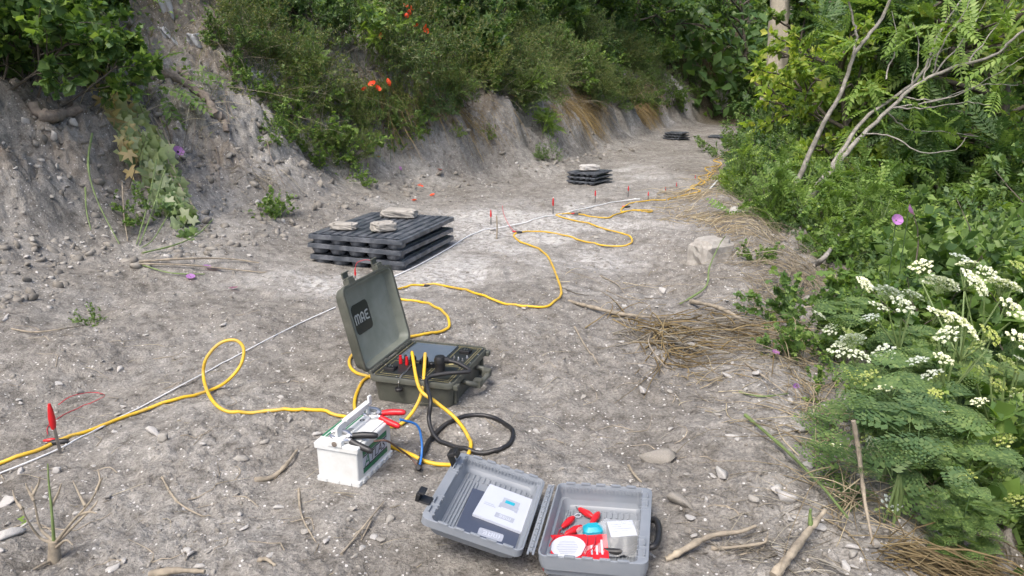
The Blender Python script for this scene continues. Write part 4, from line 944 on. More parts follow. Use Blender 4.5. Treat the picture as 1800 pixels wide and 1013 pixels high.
SHR['bright'] = plant_mesh(2, rstems(rg, 8, .7, .85, .009), [dict(n=6, ang=.8, ratio=.5, curl=.15), dict(n=4, ang=.8, ratio=.55, curl=.2, seg=4), dict(n=0, seg=3, curl=.2)], [('round', .055, 15, L_['mid'], {}), ('round', .05, 4, L_['light'], {})], M['barkd'], 1)
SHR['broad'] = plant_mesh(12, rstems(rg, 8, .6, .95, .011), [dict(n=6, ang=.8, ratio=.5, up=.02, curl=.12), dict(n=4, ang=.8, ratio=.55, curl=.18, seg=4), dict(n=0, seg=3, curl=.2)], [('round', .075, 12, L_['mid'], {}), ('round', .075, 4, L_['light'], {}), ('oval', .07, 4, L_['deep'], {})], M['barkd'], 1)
SHR['small'] = plant_mesh(3, rstems(rg, 10, .6, .9, .008), [dict(n=7, ang=.7, ratio=.5, curl=.12), dict(n=5, ang=.7, ratio=.55, curl=.2, seg=4), dict(n=0, seg=3, curl=.2)], [('oval', .036, 20, L_['blue'], {})], M['barkd'], 1)
SHR['wisp'] = plant_mesh(4, rstems(rg, 16, .45, 1.1, .004), [dict(n=6, ang=.5, ratio=.5, up=-.02, curl=.10), dict(n=4, ang=.5, ratio=.6, curl=.12, up=-.03, seg=4), dict(n=0, seg=3, curl=.15)], [('lance', .05, 12, L_['olive'], dict(up=.4)), ('lance', .045, 6, L_['mid'], dict(up=.4))], M['stalkd'], 2)
SHR['palm'] = plant_mesh(5, rstems(rg, 7, .6, .95, .012), [dict(n=6, ang=.85, ratio=.5, curl=.12), dict(n=3, ang=.8, ratio=.5, curl=.15, seg=4), dict(n=0, seg=3)], [('palm', .13, 6, L_['deep'], {}), ('palm', .11, 2, L_['mid'], {})], M['barkd'], 1)
SHR['mallow'] = plant_mesh(6, rstems(rg, 9, .6, .8, .006), [dict(n=6, ang=.7, ratio=.45, curl=.12), dict(n=0, seg=4, curl=.15)], [('lobed', .085, 9, L_['mid'], {}), ('lobed', .07, 3, L_['light'], {})], M['stalkd'], 1)
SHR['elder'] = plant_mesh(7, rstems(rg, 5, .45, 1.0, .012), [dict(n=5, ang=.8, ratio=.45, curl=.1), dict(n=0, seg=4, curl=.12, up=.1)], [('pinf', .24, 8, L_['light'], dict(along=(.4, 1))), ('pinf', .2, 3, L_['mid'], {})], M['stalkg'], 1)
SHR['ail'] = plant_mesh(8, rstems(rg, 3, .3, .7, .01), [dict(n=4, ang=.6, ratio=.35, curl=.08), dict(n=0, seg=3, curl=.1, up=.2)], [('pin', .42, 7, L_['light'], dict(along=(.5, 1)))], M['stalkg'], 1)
SHR['weed'] = plant_mesh(9, rstems(rg, 14, .8, .6, .004), [dict(n=4, ang=.6, ratio=.5, curl=.15), dict(n=0, seg=4, curl=.2)], [('tri', .05, 9, L_['light'], {}), ('tri', .05, 7, L_['mid'], {})], M['stalkd'], 1)
TRE = {}     # trees about 5 m tall
TR_SPEC = [dict(n=15, t0=.12, ang=1.05, ratio=.5, curl=.08, up=.03, seg=7), dict(n=8, ang=.8, ratio=.45, curl=.14, up=-.01), dict(n=5, ang=.8, ratio=.5, curl=.18, seg=4), dict(n=0, seg=3, curl=.2)]
TRE['dark'] = plant_mesh(21, [((0, 0, -.3), (.05, 0, 1), 4.6, .10)], TR_SPEC, [('oval', .125, 15, L_['deep'], {}), ('oval', .11, 5, L_['mid'], {})], M['barkd'], 2, .006)
TRE['mid'] = plant_mesh(22, [((0, 0, -.3), (-.1, 0, 1), 4.4, .09), ((.1, 0, -.3), (.35, .1, 1), 3.6, .06)], [dict(TR_SPEC[0], n=10), dict(TR_SPEC[1], n=7), dict(TR_SPEC[2], n=4), TR_SPEC[3]], [('round', .11, 18, L_['mid'], {}), ('round', .11, 5, L_['light'], {})], M['barkd'], 2, .006)
TRE['pin'] = plant_mesh(23, [((0, 0, -.3), (.1, 0, 1), 4.6, .09)], [dict(TR_SPEC[0], n=14), dict(TR_SPEC[1], n=7, ratio=.4), dict(n=0, seg=4, curl=.15, up=.05)], [('pin', .34, 24, L_['mid'], dict(droop=.15)), ('pin', .32, 6, L_['light'], {})], M['barkd'], 1, .006)
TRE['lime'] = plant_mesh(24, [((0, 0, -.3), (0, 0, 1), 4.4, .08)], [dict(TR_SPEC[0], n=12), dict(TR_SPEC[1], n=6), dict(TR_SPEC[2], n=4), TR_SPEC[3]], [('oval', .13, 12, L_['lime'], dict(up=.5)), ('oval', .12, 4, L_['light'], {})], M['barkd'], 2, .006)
# ------------------------------------------------------------------ vegetation on the bank (left)
def bankp(y, d):
    s = float(np.interp(y, _ty, XLS)); k = math.sqrt(1 + s * s); x = float(np.interp(y, _ty, XL))
    X, Y = x - d / k, y + d * s / k; return Vector((X, Y, tz(X, Y)))
def slopep(y, d):
    s = float(np.interp(y, _ty, XRS)); k = math.sqrt(1 + s * s); x = float(np.interp(y, _ty, XR))
    X, Y = x + d / k, y - d * s / k; return Vector((X, Y, tz(X, Y)))
vr = np.random.default_rng(5)
# big named ones (pixel of the foot on the bank, type, scale, label)
for u, v, t, s, lab, nm, cat in (
    (60, 170, 'broad', 1.0, 'broad-leaved bush hanging over the bare bank at the far left', 'leafy_bush', 'bush'),
    (-20, 140, 'broad', 1.1, 'broad-leaved bush cut by the left edge of the picture', 'leafy_bush', 'bush'),
    (165, 150, 'broad', .75, 'small broad-leaved bush right of the big one at far left', 'leafy_bush', 'bush'),
    (120, 60, 'broad', 1.0, 'light green bush above the broad-leaved one at top left', 'leafy_bush', 'bush'),
    (20, 40, 'broad', 1.1, 'dark bush in the top left corner', 'leafy_bush', 'bush'),
    (420, 20, 'bright', 1.1, 'yellow-green bush at the top beside the eroded root wall', 'leafy_bush', 'bush'),
    (500, 15, 'bright', 1.1, 'bright bush at the top left of the poppies', 'leafy_bush', 'bush'),
    (560, 80, 'small', .9, 'small-leaved bush up the slope left of the poppies', 'leafy_bush', 'bush'),
    (455, 120, 'wisp', .75, 'wispy weeds on the slope right of the thick root', 'weed_clump', 'weed'),
    (540, 190, 'weed', .8, 'yellow-green weeds on the slope below the left bushes', 'weed_clump', 'weed'),
    (500, 240, 'weed', .62, 'bright three-leaved weeds at the middle of the slope', 'weed_clump', 'weed'),
    (560, 280, 'weed', .7, 'leafy weed clump low on the slope above the trays', 'weed_clump', 'weed'),
    (600, 265, 'mallow', .6, 'lobed-leaf weed clump low on the slope right of the three-leaved weeds', 'weed_clump', 'weed'),
    (630, 320, 'weed', .42, 'weeds at the foot of the slope behind the tray stones', 'weed_clump', 'weed'),
    (690, 180, 'wisp', 1.0, 'feathery weeds below the group of four poppies', 'weed_clump', 'weed'),
    (740, 130, 'wisp', 1.15, 'feathery olive shrub right of the four poppies', 'weed_clump', 'weed'),
    (770, 60, 'wisp', 1.2, 'feathery olive shrub under the top poppies', 'weed_clump', 'weed'),
    (850, 120, 'palm', 1.1, 'dark shrub with broad pointed leaves above the pale cutting', 'leafy_shrub', 'shrub'),
    (880, 60, 'palm', 1.25, 'broad pointed-leaf shrub at the top middle', 'leafy_shrub', 'shrub'),
    (935, 190, 'ail', .75, 'bright feather-leaved sapling growing from the white chalk face', 'tree_sapling', 'sapling'),
    (955, 235, 'ail', .5, 'small bright feather-leaved sapling lower on the chalk face', 'tree_sapling', 'sapling'),
    (860, 240, 'weed', .35, 'small weed tuft on the bare cutting', 'weed_clump', 'weed'),
    (800, 235, 'weed', .3, 'tiny weed tuft left on the bare cutting', 'weed_clump', 'weed'),
    (965, 285, 'small', .35, 'dark grass tuft at the foot of the chalk face', 'weed_clump', 'weed'),
    (255, 380, 'weed', .45, 'thin weeds under the wilted plant', 'weed_clump', 'weed'),
    (490, 385, 'mallow', .35, 'low mallow weed left of the tray stack', 'weed_clump', 'weed'),
    (165, 568, 'weed', .22, 'tiny weed sprig on the path at left', 'weed_clump', 'weed'),
    (700, 260, 'weed', .4, 'thin weeds right of the lobed clump', 'weed_clump', 'weed'),
    (660, 230, 'small', .5, 'dark weeds between the poppies and the cutting', 'weed_clump', 'weed')):
    p = P(u, v); tl = (R(vr.uniform(-8, 12)), R(vr.uniform(0, 14)))
    plant(nm, SHR[t], p - Vector((0, 0, .03)), vr.uniform(0, 6), s, lab, cat, tilt=tl)
# rows along the top of the bank
names = {'oval': 'dark oval-leaved', 'bright': 'light green round-leaved', 'small': 'small-leaved blue-green', 'wisp': 'feathery olive', 'palm': 'broad pointed-leaf', 'mallow': 'lobed-leaf', 'weed': 'three-leaved'}
for y in np.arange(8.6, 25, .62):
    for d, sc, kinds in ((.95, .55, ('wisp', 'small', 'weed', 'wisp')), (1.45, .85, ('small', 'wisp', 'oval', 'small', 'bright')), (2.1, 1.15, ('small', 'oval', 'palm', 'bright', 'small')), (2.9, 1.6, ('oval', 'palm', 'bright', 'bright'))):
        if vr.random() < (.5 if d > 2.5 else .15): continue
        t = kinds[vr.integers(len(kinds))]; p = bankp(y + vr.normal() * .25, d + vr.normal() * .15)
        if p.y > 27: continue
        side = 'near' if y < 13 else ('middle' if y < 18 else 'far')
        plant('bank_shrub', SHR[t], p - Vector((0, 0, .05)), vr.uniform(0, 6), sc * vr.uniform(.8, 1.25), '%s shrub in the thicket along the %s stretch of the bank top' % (names[t], side), 'shrub', '%s shrubs, %s bank top' % (names[t], side), tilt=(R(vr.uniform(-10, 10)), R(vr.uniform(0, 15))))
for k, (u, v, t, s_, lab) in enumerate(((610, 60, 'mallow', 1.0, 'lobed-leaf shrub at the top left of the poppies'), (650, 100, 'elder', .6, 'feather-leaved light sapling among the poppies'), (800, 30, 'elder', .9, 'feather-leaved light sapling at the top centre left'), (830, 90, 'mallow', .9, 'lobed-leaf shrub left of the broad pointed-leaf one'), (905, 110, 'mallow', 1.0, 'lobed-leaf shrub above the chalk-face sapling'),
    (960, 60, 'elder', 1.0, 'feather-leaved light sapling at the top centre'), (1020, 110, 'mallow', 1.0, 'lobed-leaf shrub above the rusty hanging grass'), (1080, 60, 'palm', 1.2, 'broad pointed-leaf shrub right of the top centre'), (1150, 110, 'mallow', 1.1, 'lobed-leaf shrub above the far cutting'), (1240, 120, 'elder', 1.0, 'feather-leaved sapling near the end of the bank'), (700, 30, 'mallow', .8, 'lobed-leaf shrub under the topmost poppies'), (540, 130, 'elder', .5, 'feather-leaved sapling on the left slope'))):
    plant('bank_shrub', SHR[t], P(u, v) - Vector((-.1, .25, .05)), k, s_, lab, 'shrub', tilt=(R(12), R(10)))
for y in np.arange(4.6, 9, .8):
    for d, sc in ((2.5, 1.0), (3.3, 1.5)):
        t = ('bright', 'oval', 'small')[vr.integers(3)]; p = bankp(y, d + vr.normal() * .2)
        plant('bank_shrub', SHR[t], p, vr.uniform(0, 6), sc * vr.uniform(.8, 1.2), '%s shrub high on the bank at left' % names[t], 'shrub', '%s shrubs high at left' % names[t])
for k, (y, d, t, s) in enumerate([(9.5, 4.2, 'mid', .8), (11.5, 3.6, 'dark', .75), (13, 4.2, 'dark', .9), (14.6, 3.4, 'dark', .85), (16.5, 2.8, 'dark', .9), (18, 3.6, 'pin', .9), (19, 2.4, 'dark', .85), (20.8, 2.2, 'pin', .85), (22, 3.2, 'mid', 1.0), (23.5, 2.2, 'mid', .9), (7.5, 4.6, 'mid', .75), (25.5, 2.5, 'mid', 1.1)]):
    p = bankp(y, d); plant('bank_tree', TRE[t], p, k * 1.7, s, '%s tree on top of the bank, number %s from the left' % ({'mid': 'Light leafy', 'dark': 'dark dense', 'pin': 'feather-leaved'}[t].lower(), ('two', 'three', 'four', 'five', 'six', 'seven', 'eight', 'nine', 'ten', 'eleven', 'one', 'twelve')[k]), 'tree', 'trees on top of the bank', ('trunk', 'crown'))
# ------------------------------------------------------------------ strands: grass, straw
def strands(p0, d, L, r, bend, rings=5, flat=False, drape=None, rng=rg):
    n = len(p0); t = np.linspace(0, 1, rings); d = d / (np.linalg.norm(d, axis=1)[:, None] + 1e-9)
    Q = p0[:, None] + d[:, None] * (L[:, None] * t[None])[:, :, None] + bend[:, None] * (t ** 2)[None, :, None] * L[:, None, None]
    if drape is not None:
        Q[:, :, 2] = terrain(Q[:, :, 0].ravel(), Q[:, :, 1].ravel(), False).reshape(n, rings) + drape[:, None] + np.clip(bend[:, 2:3], -.5, 1) * L[:, None] * (4 * t * (1 - t))[None] * .3
    tg = np.gradient(Q, axis=1); tg /= np.linalg.norm(tg, axis=2)[:, :, None] + 1e-9
    sd = np.cross(tg, np.array((0, 0, 1.)) + rng.normal(size=(n, 1, 3)) * .5); sd /= np.linalg.norm(sd, axis=2)[:, :, None] + 1e-9; nn = np.cross(sd, tg)
    taper = (1 - .75 * t ** 1.5)[None, :, None] * np.asarray(r).reshape(-1, 1, 1)
    if flat: V = np.stack([Q - sd * taper, Q + sd * taper], 2); m = 2
    else: V = np.stack([Q + sd * taper, Q - .5 * sd * taper + .87 * nn * taper, Q - .5 * sd * taper - .87 * nn * taper], 2); m = 3
    idx = np.arange(n * rings * m).reshape(n, rings, m); F = []
    for j in range(m if m == 3 else 1):
        k = (j + 1) % m; F.append(np.stack([idx[:, :-1, j], idx[:, :-1, k], idx[:, 1:, k], idx[:, 1:, j]], -1).reshape(-1, 4))
    return V.reshape(-1, 3), np.concatenate(F)
def stuff(name, VF, mat, label, cat):
    o = link(name, npmesh(name, VF[0], VF[1], mat)); return tag(o, label, cat, kind='stuff')
def bank_samples(n, ylo, yhi, dlo, dhi, rng):
    y = rng.uniform(ylo, yhi, n); d = rng.uniform(dlo, dhi, n); s = np.interp(y, _ty, XLS); k = np.sqrt(1 + s * s); x = np.interp(y, _ty, XL) - d / k; y = y + d * s / k
    return np.stack([x, y, terrain(x, y, False)], -1)
gr = np.random.default_rng(8)
p0 = bank_samples(30000, 6.0, 24, .75, 3.2, gr); msk = gr.random(len(p0)) < np.clip(.55 + vnoise(p0[:, 0] * 1.2, p0[:, 1] * 1.2, 3), .1, 1); p0 = p0[msk]
d = gr.normal(size=p0.shape) * .5 + (.25, -.2, 1); bend = gr.normal(size=p0.shape) * .3 + (.3, -.25, -.45)
stuff('bank_grass', strands(p0, d, gr.uniform(.12, .42, len(p0)), gr.uniform(.002, .0045, len(p0)), bend, 4, True), L_['olive'], 'wild grass covering the upper bank', 'grass')
p0 = bank_samples(9000, 8.5, 22, .45, 1.0, gr); msk = vnoise(p0[:, 0] * 1.1 + 3, p0[:, 1] * 1.1, 3) > .05; p0 = p0[msk]
d = gr.normal(size=p0.shape) * .3 + (.45, -.35, -.1); bend = gr.normal(size=p0.shape) * .12 + (.1, -.1, -.85)
stuff('hanging_dry_grass', strands(p0, d, gr.uniform(.25, .6, len(p0)), gr.uniform(.002, .004, len(p0)), bend, 5, True), M['rust'], 'rusty dry grass and roots hanging down the cut bank', 'grass')
p0 = bank_samples(3800, 5.2, 23, .55, 2.4, gr); p0 = p0[vnoise(p0[:, 0] * 1.6, p0[:, 1] * 1.6, 19) > -.15]; d = gr.normal(size=p0.shape) * .45 + (.35, -.35, .8); bend = gr.normal(size=p0.shape) * .25 + (.2, -.2, -.35)
stuff('dry_grass', strands(p0, d, gr.uniform(.25, .75, len(p0)), gr.uniform(.0016, .0036, len(p0)), bend, 5, True), M['dry'], 'dead pale grass stems standing in the bank growth', 'grass')
for nm, n_, tp, mt, sz, ylo, dlo, dhi, lab in (('bank_weeds', 13000, 'tri', 'light', .045, 6.2, .7, 3.2, 'small bright weeds growing all over the upper bank'), ('bank_creepers', 9000, 'oval', 'mid', .05, 5, 1.0, 3.4, 'green creepers over the upper bank')):
    p0 = bank_samples(n_, ylo, 24, dlo, dhi, gr); p0 = p0[gr.random(len(p0)) < np.clip(.35 + 1.3 * vnoise(p0[:, 0] * 1.3 + n_, p0[:, 1] * 1.3, 7), 0, 1)]; m_ = len(p0)
    h_ = gr.random(m_) ** 1.5 * .35; p0 = p0 + np.stack([h_ * .8 + gr.normal(size=m_) * .05, -h_ * .6, h_], -1)
    stuff(nm, inst(*TPL[tp], p0, gr.normal(size=p0.shape) + (.3, -.3, 0), gr.normal(size=p0.shape) * .4 + (.2, -.3, .8), sz * gr.uniform(.6, 1.4, m_)), L_[mt], lab, 'weeds')
def pixel_straw(polys, n, rng, Lr, rr, lift, mean_dir, name, label, spread=.8, mat='dry', bend_s=.3):
    pl = np.array(polys, float)[rng.integers(len(polys), size=n)]; t = rng.random(n)
    p0 = Pv(pl[:, 0] + (pl[:, 2] - pl[:, 0]) * t + rng.normal(size=n) * pl[:, 4], pl[:, 1] + (pl[:, 3] - pl[:, 1]) * t + rng.normal(size=n) * pl[:, 4] * .6); d = rng.normal(size=p0.shape) * spread + mean_dir; d[:, 2] *= .2
    bend = rng.normal(size=p0.shape) * bend_s
    return stuff(name, strands(p0, d, rng.uniform(*Lr, n), rng.uniform(*rr, n), bend, 6, False, np.abs(rng.normal(size=n)) * lift + .004), M[mat], label, 'straw')
sr = np.random.default_rng(14)
pixel_straw([(1290, 350, 1440, 520, 26), (1300, 345, 1400, 430, 16), (1380, 440, 1450, 540, 26)], 950, sr, (.1, .5), (.001, .0028), .04, (.4, .5, 0), 'straw_heap', 'long dry straw heaped along the berm at the right edge')
pixel_straw([(1080, 575, 1180, 605, 14), (1150, 590, 1210, 620, 12), (1230, 575, 1320, 605, 12), (1190, 570, 1290, 590, 16)], 210, sr, (.12, .42), (.0014, .0036), .025, (.8, -.35, 0), 'straw_heap', 'brown dry stalk pile in the middle right of the path', .75, 'dry', .25)
pixel_straw([(1080, 570, 1200, 600, 18), (1220, 560, 1330, 610, 16), (1130, 590, 1190, 640, 14)], 130, sr, (.15, .5), (.0025, .0055), .035, (.7, -.4, 0), 'stalk_pile', 'tangle of thicker brown stalks right of the instrument case', .7, 'rust', .3)
pixel_straw([(1100, 590, 1300, 640, 30), (1150, 650, 1330, 720, 40), (1000, 480, 1250, 560, 60)], 170, sr, (.06, .3), (.001, .0026), .008, (.6, 0, 0), 'straw_litter', 'loose pale straw strewn right of the middle')
pixel_straw([(1150, 372, 1280, 398, 10), (1160, 345, 1250, 350, 10), (1200, 380, 1290, 420, 10)], 300, sr, (.15, .5), (.002, .0042), .015, (1, .2, 0), 'straw_heap', 'straw band across the far middle of the path')
pixel_straw([(1290, 420, 1330, 480, 18), (1330, 480, 1360, 560, 20), (1350, 560, 1370, 640, 22), (1280, 350, 1310, 420, 14)], 420, sr, (.1, .4), (.001, .0026), .025, (.4, .6, 0), 'straw_litter', 'matted straw between the boulder and the right-hand weeds')
pixel_straw([(1420, 520, 1400, 640, 22), (1390, 640, 1450, 760, 22), (1440, 760, 1500, 930, 24)], 330, sr, (.1, .4), (.0012, .003), .03, (.5, .5, 0), 'straw_litter', 'dry straw caught along the near right edge under the weeds')
pixel_straw([(1240, 330, 1260, 300, 6), (1255, 300, 1310, 255, 8)], 220, sr, (.15, .45), (.002, .005), .015, (.4, .8, 0), 'straw_litter', 'yellow straw along the far right edge of the path', .7)
pixel_straw([(1540, 985, 1720, 1010, 14), (1580, 1000, 1740, 1013, 14)], 240, sr, (.2, .5), (.0012, .0028), .03, (.9, -.1, 0), 'straw_heap', 'curled brown dry straw in the lower right corner', .4, 'rust', .3)
pixel_straw([(1230, 960, 1420, 985, 30), (1200, 860, 1480, 960, 60), (1290, 700, 1400, 800, 40)], 170, sr, (.05, .22), (.0009, .0022), .008, (.8, .1, 0), 'straw_litter', 'pale root threads and straw among the clods at lower right')
pixel_straw([(420, 270, 470, 330, 22), (430, 290, 480, 310, 16)], 160, sr, (.12, .35), (.0012, .0026), .03, (.5, -.6, 0), 'straw_litter', 'yellow dry grass on the slope right of the wilted plant')
pixel_straw([(50, 560, 480, 740, 80), (60, 820, 700, 1000, 120), (820, 560, 1040, 780, 80)], 170, sr, (.03, .14), (.0007, .0016), .004, (.5, .2, 0), 'straw_litter', 'fine straw bits on the open path')
pixel_straw([(420, 60, 540, 200, 40), (560, 130, 640, 260, 40), (440, 20, 600, 100, 40)], 300, sr, (.15, .5), (.0014, .003), .08, (.1, -.4, 0), 'dry_stems', 'dry brown stems tangled on the left slope', .6, 'rust')
pixel_straw([(250, 20, 300, 80, 16), (330, 0, 400, 110, 20)], 260, sr, (.2, .6), (.001, .003), .02, (.1, -.7, 0), 'hanging_roots', 'fine roots hanging from the eroded wall at top left', .25, 'rust', .15)

# ------------------------------------------------------------------ right slope: trees
tr_lab = {'dark': 'dark dense', 'mid': 'light leafy', 'pin': 'feather-leaved', 'lime': 'yellow-green'}
RT = [  # pixel of crown middle, distance, kind, scale, label
    (1575, 165, 10.0, 'lime', .85, 'yellow-green sunlit-coloured tree behind the leaning bare trunks'), (1540, 40, 12.0, 'lime', .9, 'yellow-green tree at the top right behind the thin trunk'), (1510, 210, 9.6, 'lime', .5, 'small yellow-green tree low behind the leaning trunks'),
    (1680, 40, 12.5, 'pin', .8, 'feather-leaved tree above the leaning bare trunks'), (1850, 30, 9.5, 'pin', .7, 'feather-leaved tree in the top right corner'), (1700, 130, 15.5, 'dark', 1.0, 'dark tree filling the hollow behind the leaning trunks'),
    (1760, 230, 10.5, 'mid', .7, 'light leafy tree at the right edge below the trunks'), (1680, 270, 11.0, 'mid', .6, 'light leafy tree in the middle of the right hollow'), (1790, 330, 9.0, 'mid', .5, 'leafy tree low at the right edge above the umbels'),
    (1545, 50, 22.0, 'mid', .9, 'light leafy tree right of the pale stone pillar'), (1445, 190, 19, 'dark', .42, 'rounded dark bushy tree beyond the bend of the path'), (1590, 20, 24.0, 'dark', 1.0, 'dark tree at the top, second from the pale stone pillar'),
    (1640, 30, 22.0, 'mid', .9, 'light leafy tree far behind the yellow-green one'), (1680, 10, 20.0, 'dark', 1.2, 'dark far tree at the top right'), (1790, 120, 17.0, 'dark', 1.2, 'dark far tree behind the right edge'),
    (1600, 330, 13.0, 'dark', .75, 'dark tree down in the hollow under the leaning trunks'), (1480, 240, 15.0, 'dark', .6, 'dark bushy tree behind the elder at the path edge'), (1730, 380, 11.5, 'dark', .62, 'dark tree deep in the hollow above the umbels'),
    (1560, 120, 18, 'dark', 1.0, 'dark tree behind the yellow-green trees'), (1850, 60, 13, 'dark', 1.0, 'dark tree beyond the right edge'), (1400, 180, 26, 'mid', .8, 'light leafy tree closing the end of the path'), (1340, 110, 28, 'mid', 1.0, 'light leafy tree behind the end of the path, left one'),
    (1640, 200, 19, 'dark', 1.1, 'dark tree in the middle of the far right slope'), (1440, 190, 22, 'pin', .8, 'feather-leaved tree beyond the bend')]
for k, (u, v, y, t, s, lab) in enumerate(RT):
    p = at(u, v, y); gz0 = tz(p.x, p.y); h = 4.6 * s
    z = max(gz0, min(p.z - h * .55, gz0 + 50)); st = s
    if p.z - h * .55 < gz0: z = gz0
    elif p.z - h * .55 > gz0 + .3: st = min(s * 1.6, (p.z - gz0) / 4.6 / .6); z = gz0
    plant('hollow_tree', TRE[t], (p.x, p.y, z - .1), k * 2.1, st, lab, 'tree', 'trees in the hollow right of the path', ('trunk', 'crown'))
# far hillside, one mass of leaves
hr = np.random.default_rng(4); n = 26000
th = np.radians(hr.uniform(-12, 47, n)); rd = hr.uniform(26, 48, n); x = np.sin(th) * rd; y = np.cos(th) * rd; z = terrain(x, y, False); _, drr = dl_dr(x, y)
hgt = 1.5 + 3.2 * np.clip(.5 + .6 * vnoise(x * .35, y * .35, 2), 0, 1.2); pos = np.stack([x, y, z + hr.random(n) * hgt], -1)
V, F = inst(*TPL['oval'], pos, hr.normal(size=(n, 3)), hr.normal(size=(n, 3)) * .5 + (0, -.3, .8), hr.uniform(.3, .6, n))
o = link('far_wood', npmesh('far_wood', V, F, L_['mid'])); tag(o, 'far wooded hillside closing the view', 'woodland', kind='stuff')
# leaning bare-trunked tree
lt = empty('leaning_tree', P(1450, 330), 0, 'grey tree with several bare leaning trunks reaching to the right', 'tree'); L0 = lt.location.copy()
def limb(name, pts, r, parent=lt, n=6, sides=8):
    b = MB(); q = smooth_path([p - L0 for p in pts], n); jr = np.random.default_rng(len(pts)).normal(size=q.shape) * .005; b.tube(q + jr, [k_ * .56 for k_ in r], sides); return b.build(name, M['bark'], parent, 70)
base = at(1385, 400, 7.0)
t1 = limb('trunk', [base, at(1465, 297, 7.3), at(1500, 255, 7.4), at(1550, 205, 7.5), at(1610, 150, 7.6), at(1680, 118, 7.5), at(1745, 98, 7.3), at(1800, 55, 7.2), at(1880, 10, 7.1)], [.055, .036, .028, .018])
t2 = limb('trunk', [base + Vector((.03, .1, 0)), at(1470, 280, 7.5), at(1515, 215, 7.7), at(1560, 180, 7.8), at(1620, 130, 8.0), at(1650, 60, 8.2), at(1690, 0, 8.4)], [.05, .034, .026, .012])
t3 = limb('trunk', [at(1380, 368, 7.9), at(1441, 232, 7.9), at(1478, 165, 7.9), at(1502, 95, 7.9), at(1545, 40, 7.9), at(1575, -20, 7.9)], [.055, .04, .036, .028])
limb('branch', [at(1500, 95, 7.9), at(1505, 60, 7.9), at(1496, 20, 7.9), at(1488, -20, 7.9)], [.025, .016], t3)
for pts in ([(1570, 190, 7.5), (1640, 178, 7.3), (1700, 160, 7.1), (1760, 125, 6.9), (1810, 95, 6.8)], [(1590, 172, 7.6), (1650, 175, 7.5), (1720, 150, 7.6), (1790, 150, 7.7)], [(1520, 235, 7.4), (1570, 240, 7.2), (1620, 268, 7.0), (1680, 262, 7.0), (1700, 240, 7)], [(1555, 140, 7.8), (1575, 75, 7.9), (1568, 20, 8)],
            [(1640, 130, 7.6), (1655, 80, 7.5), (1690, 30, 7.4), (1710, -10, 7.4)], [(1640, 132, 7.6), (1700, 60, 7.8), (1735, 0, 7.9)], [(1575, 190, 7.5), (1630, 190, 7.2), (1690, 180, 6.9), (1740, 185, 6.8)], [(1560, 200, 7.6), (1600, 230, 7.7), (1640, 230, 7.8), (1720, 240, 7.9)], [(1700, 110, 7.5), (1740, 60, 7.6), (1780, 5, 7.8)], [(1600, 160, 7.7), (1615, 90, 7.7), (1605, 40, 7.8)], [(1620, 145, 7.6), (1640, 100, 7.6), (1672, 84, 7.5)]):
    limb('branch', [at(*q) for q in pts], [.016, .010, .005], t1, 5, 6)
rngl = np.random.default_rng(9); bp = np.array([(at(u, v, y) - L0)[:] for u, v, y in [(1575, 75, 7.9), (1568, 20, 8), (1690, 30, 7.4), (1720, 40, 7.7), (1760, 60, 7.5), (1800, 55, 7.2), (1650, 60, 8.2), (1500, 60, 7.9), (1545, 150, 7.8), (1560, 190, 7.6), (1760, 125, 6.9), (1480, 120, 7.9), (1630, 25, 7.6), (1740, 10, 7.9)] for _ in range(7)])
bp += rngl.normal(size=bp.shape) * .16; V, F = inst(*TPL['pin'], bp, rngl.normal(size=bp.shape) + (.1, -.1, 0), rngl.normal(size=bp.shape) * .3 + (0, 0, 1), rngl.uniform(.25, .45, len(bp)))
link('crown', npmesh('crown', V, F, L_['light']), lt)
# rows of bushes down the slope
for y in np.arange(4.4, 22, .66):
    for dd, top in ((.35, .22), (.85, .3), (1.5, .32), (2.6, .3)):
        p = slopep(y + vr.normal() * .2, dd + vr.normal() * .12); tp = top + (.25 if y > 9 else 0) + (.3 if y > 14 else 0) + vr.normal() * .1
        if y < 8.5 and dd < .5 and vr.random() < .6: continue
        t = (('small', 'mallow', 'bright', 'small', 'elder') if y < 10 else ('small', 'small', 'oval', 'bright'))[vr.integers(5 if y < 10 else 4)]
        s = max(.35, (tp - p.z) / .95); side = 'near' if y < 8 else ('middle' if y < 14 else 'far')
        plant('slope_bush', SHR[t], p - Vector((0, 0, .04)), vr.uniform(0, 6), min(s, 1.5) * vr.uniform(.85, 1.15), '%s bush in the growth along the %s stretch of the right slope' % (names.get(t, 'feather-leaved'), side), 'bush', '%s bushes, %s right slope' % (names.get(t, 'feather-leaved'), side))
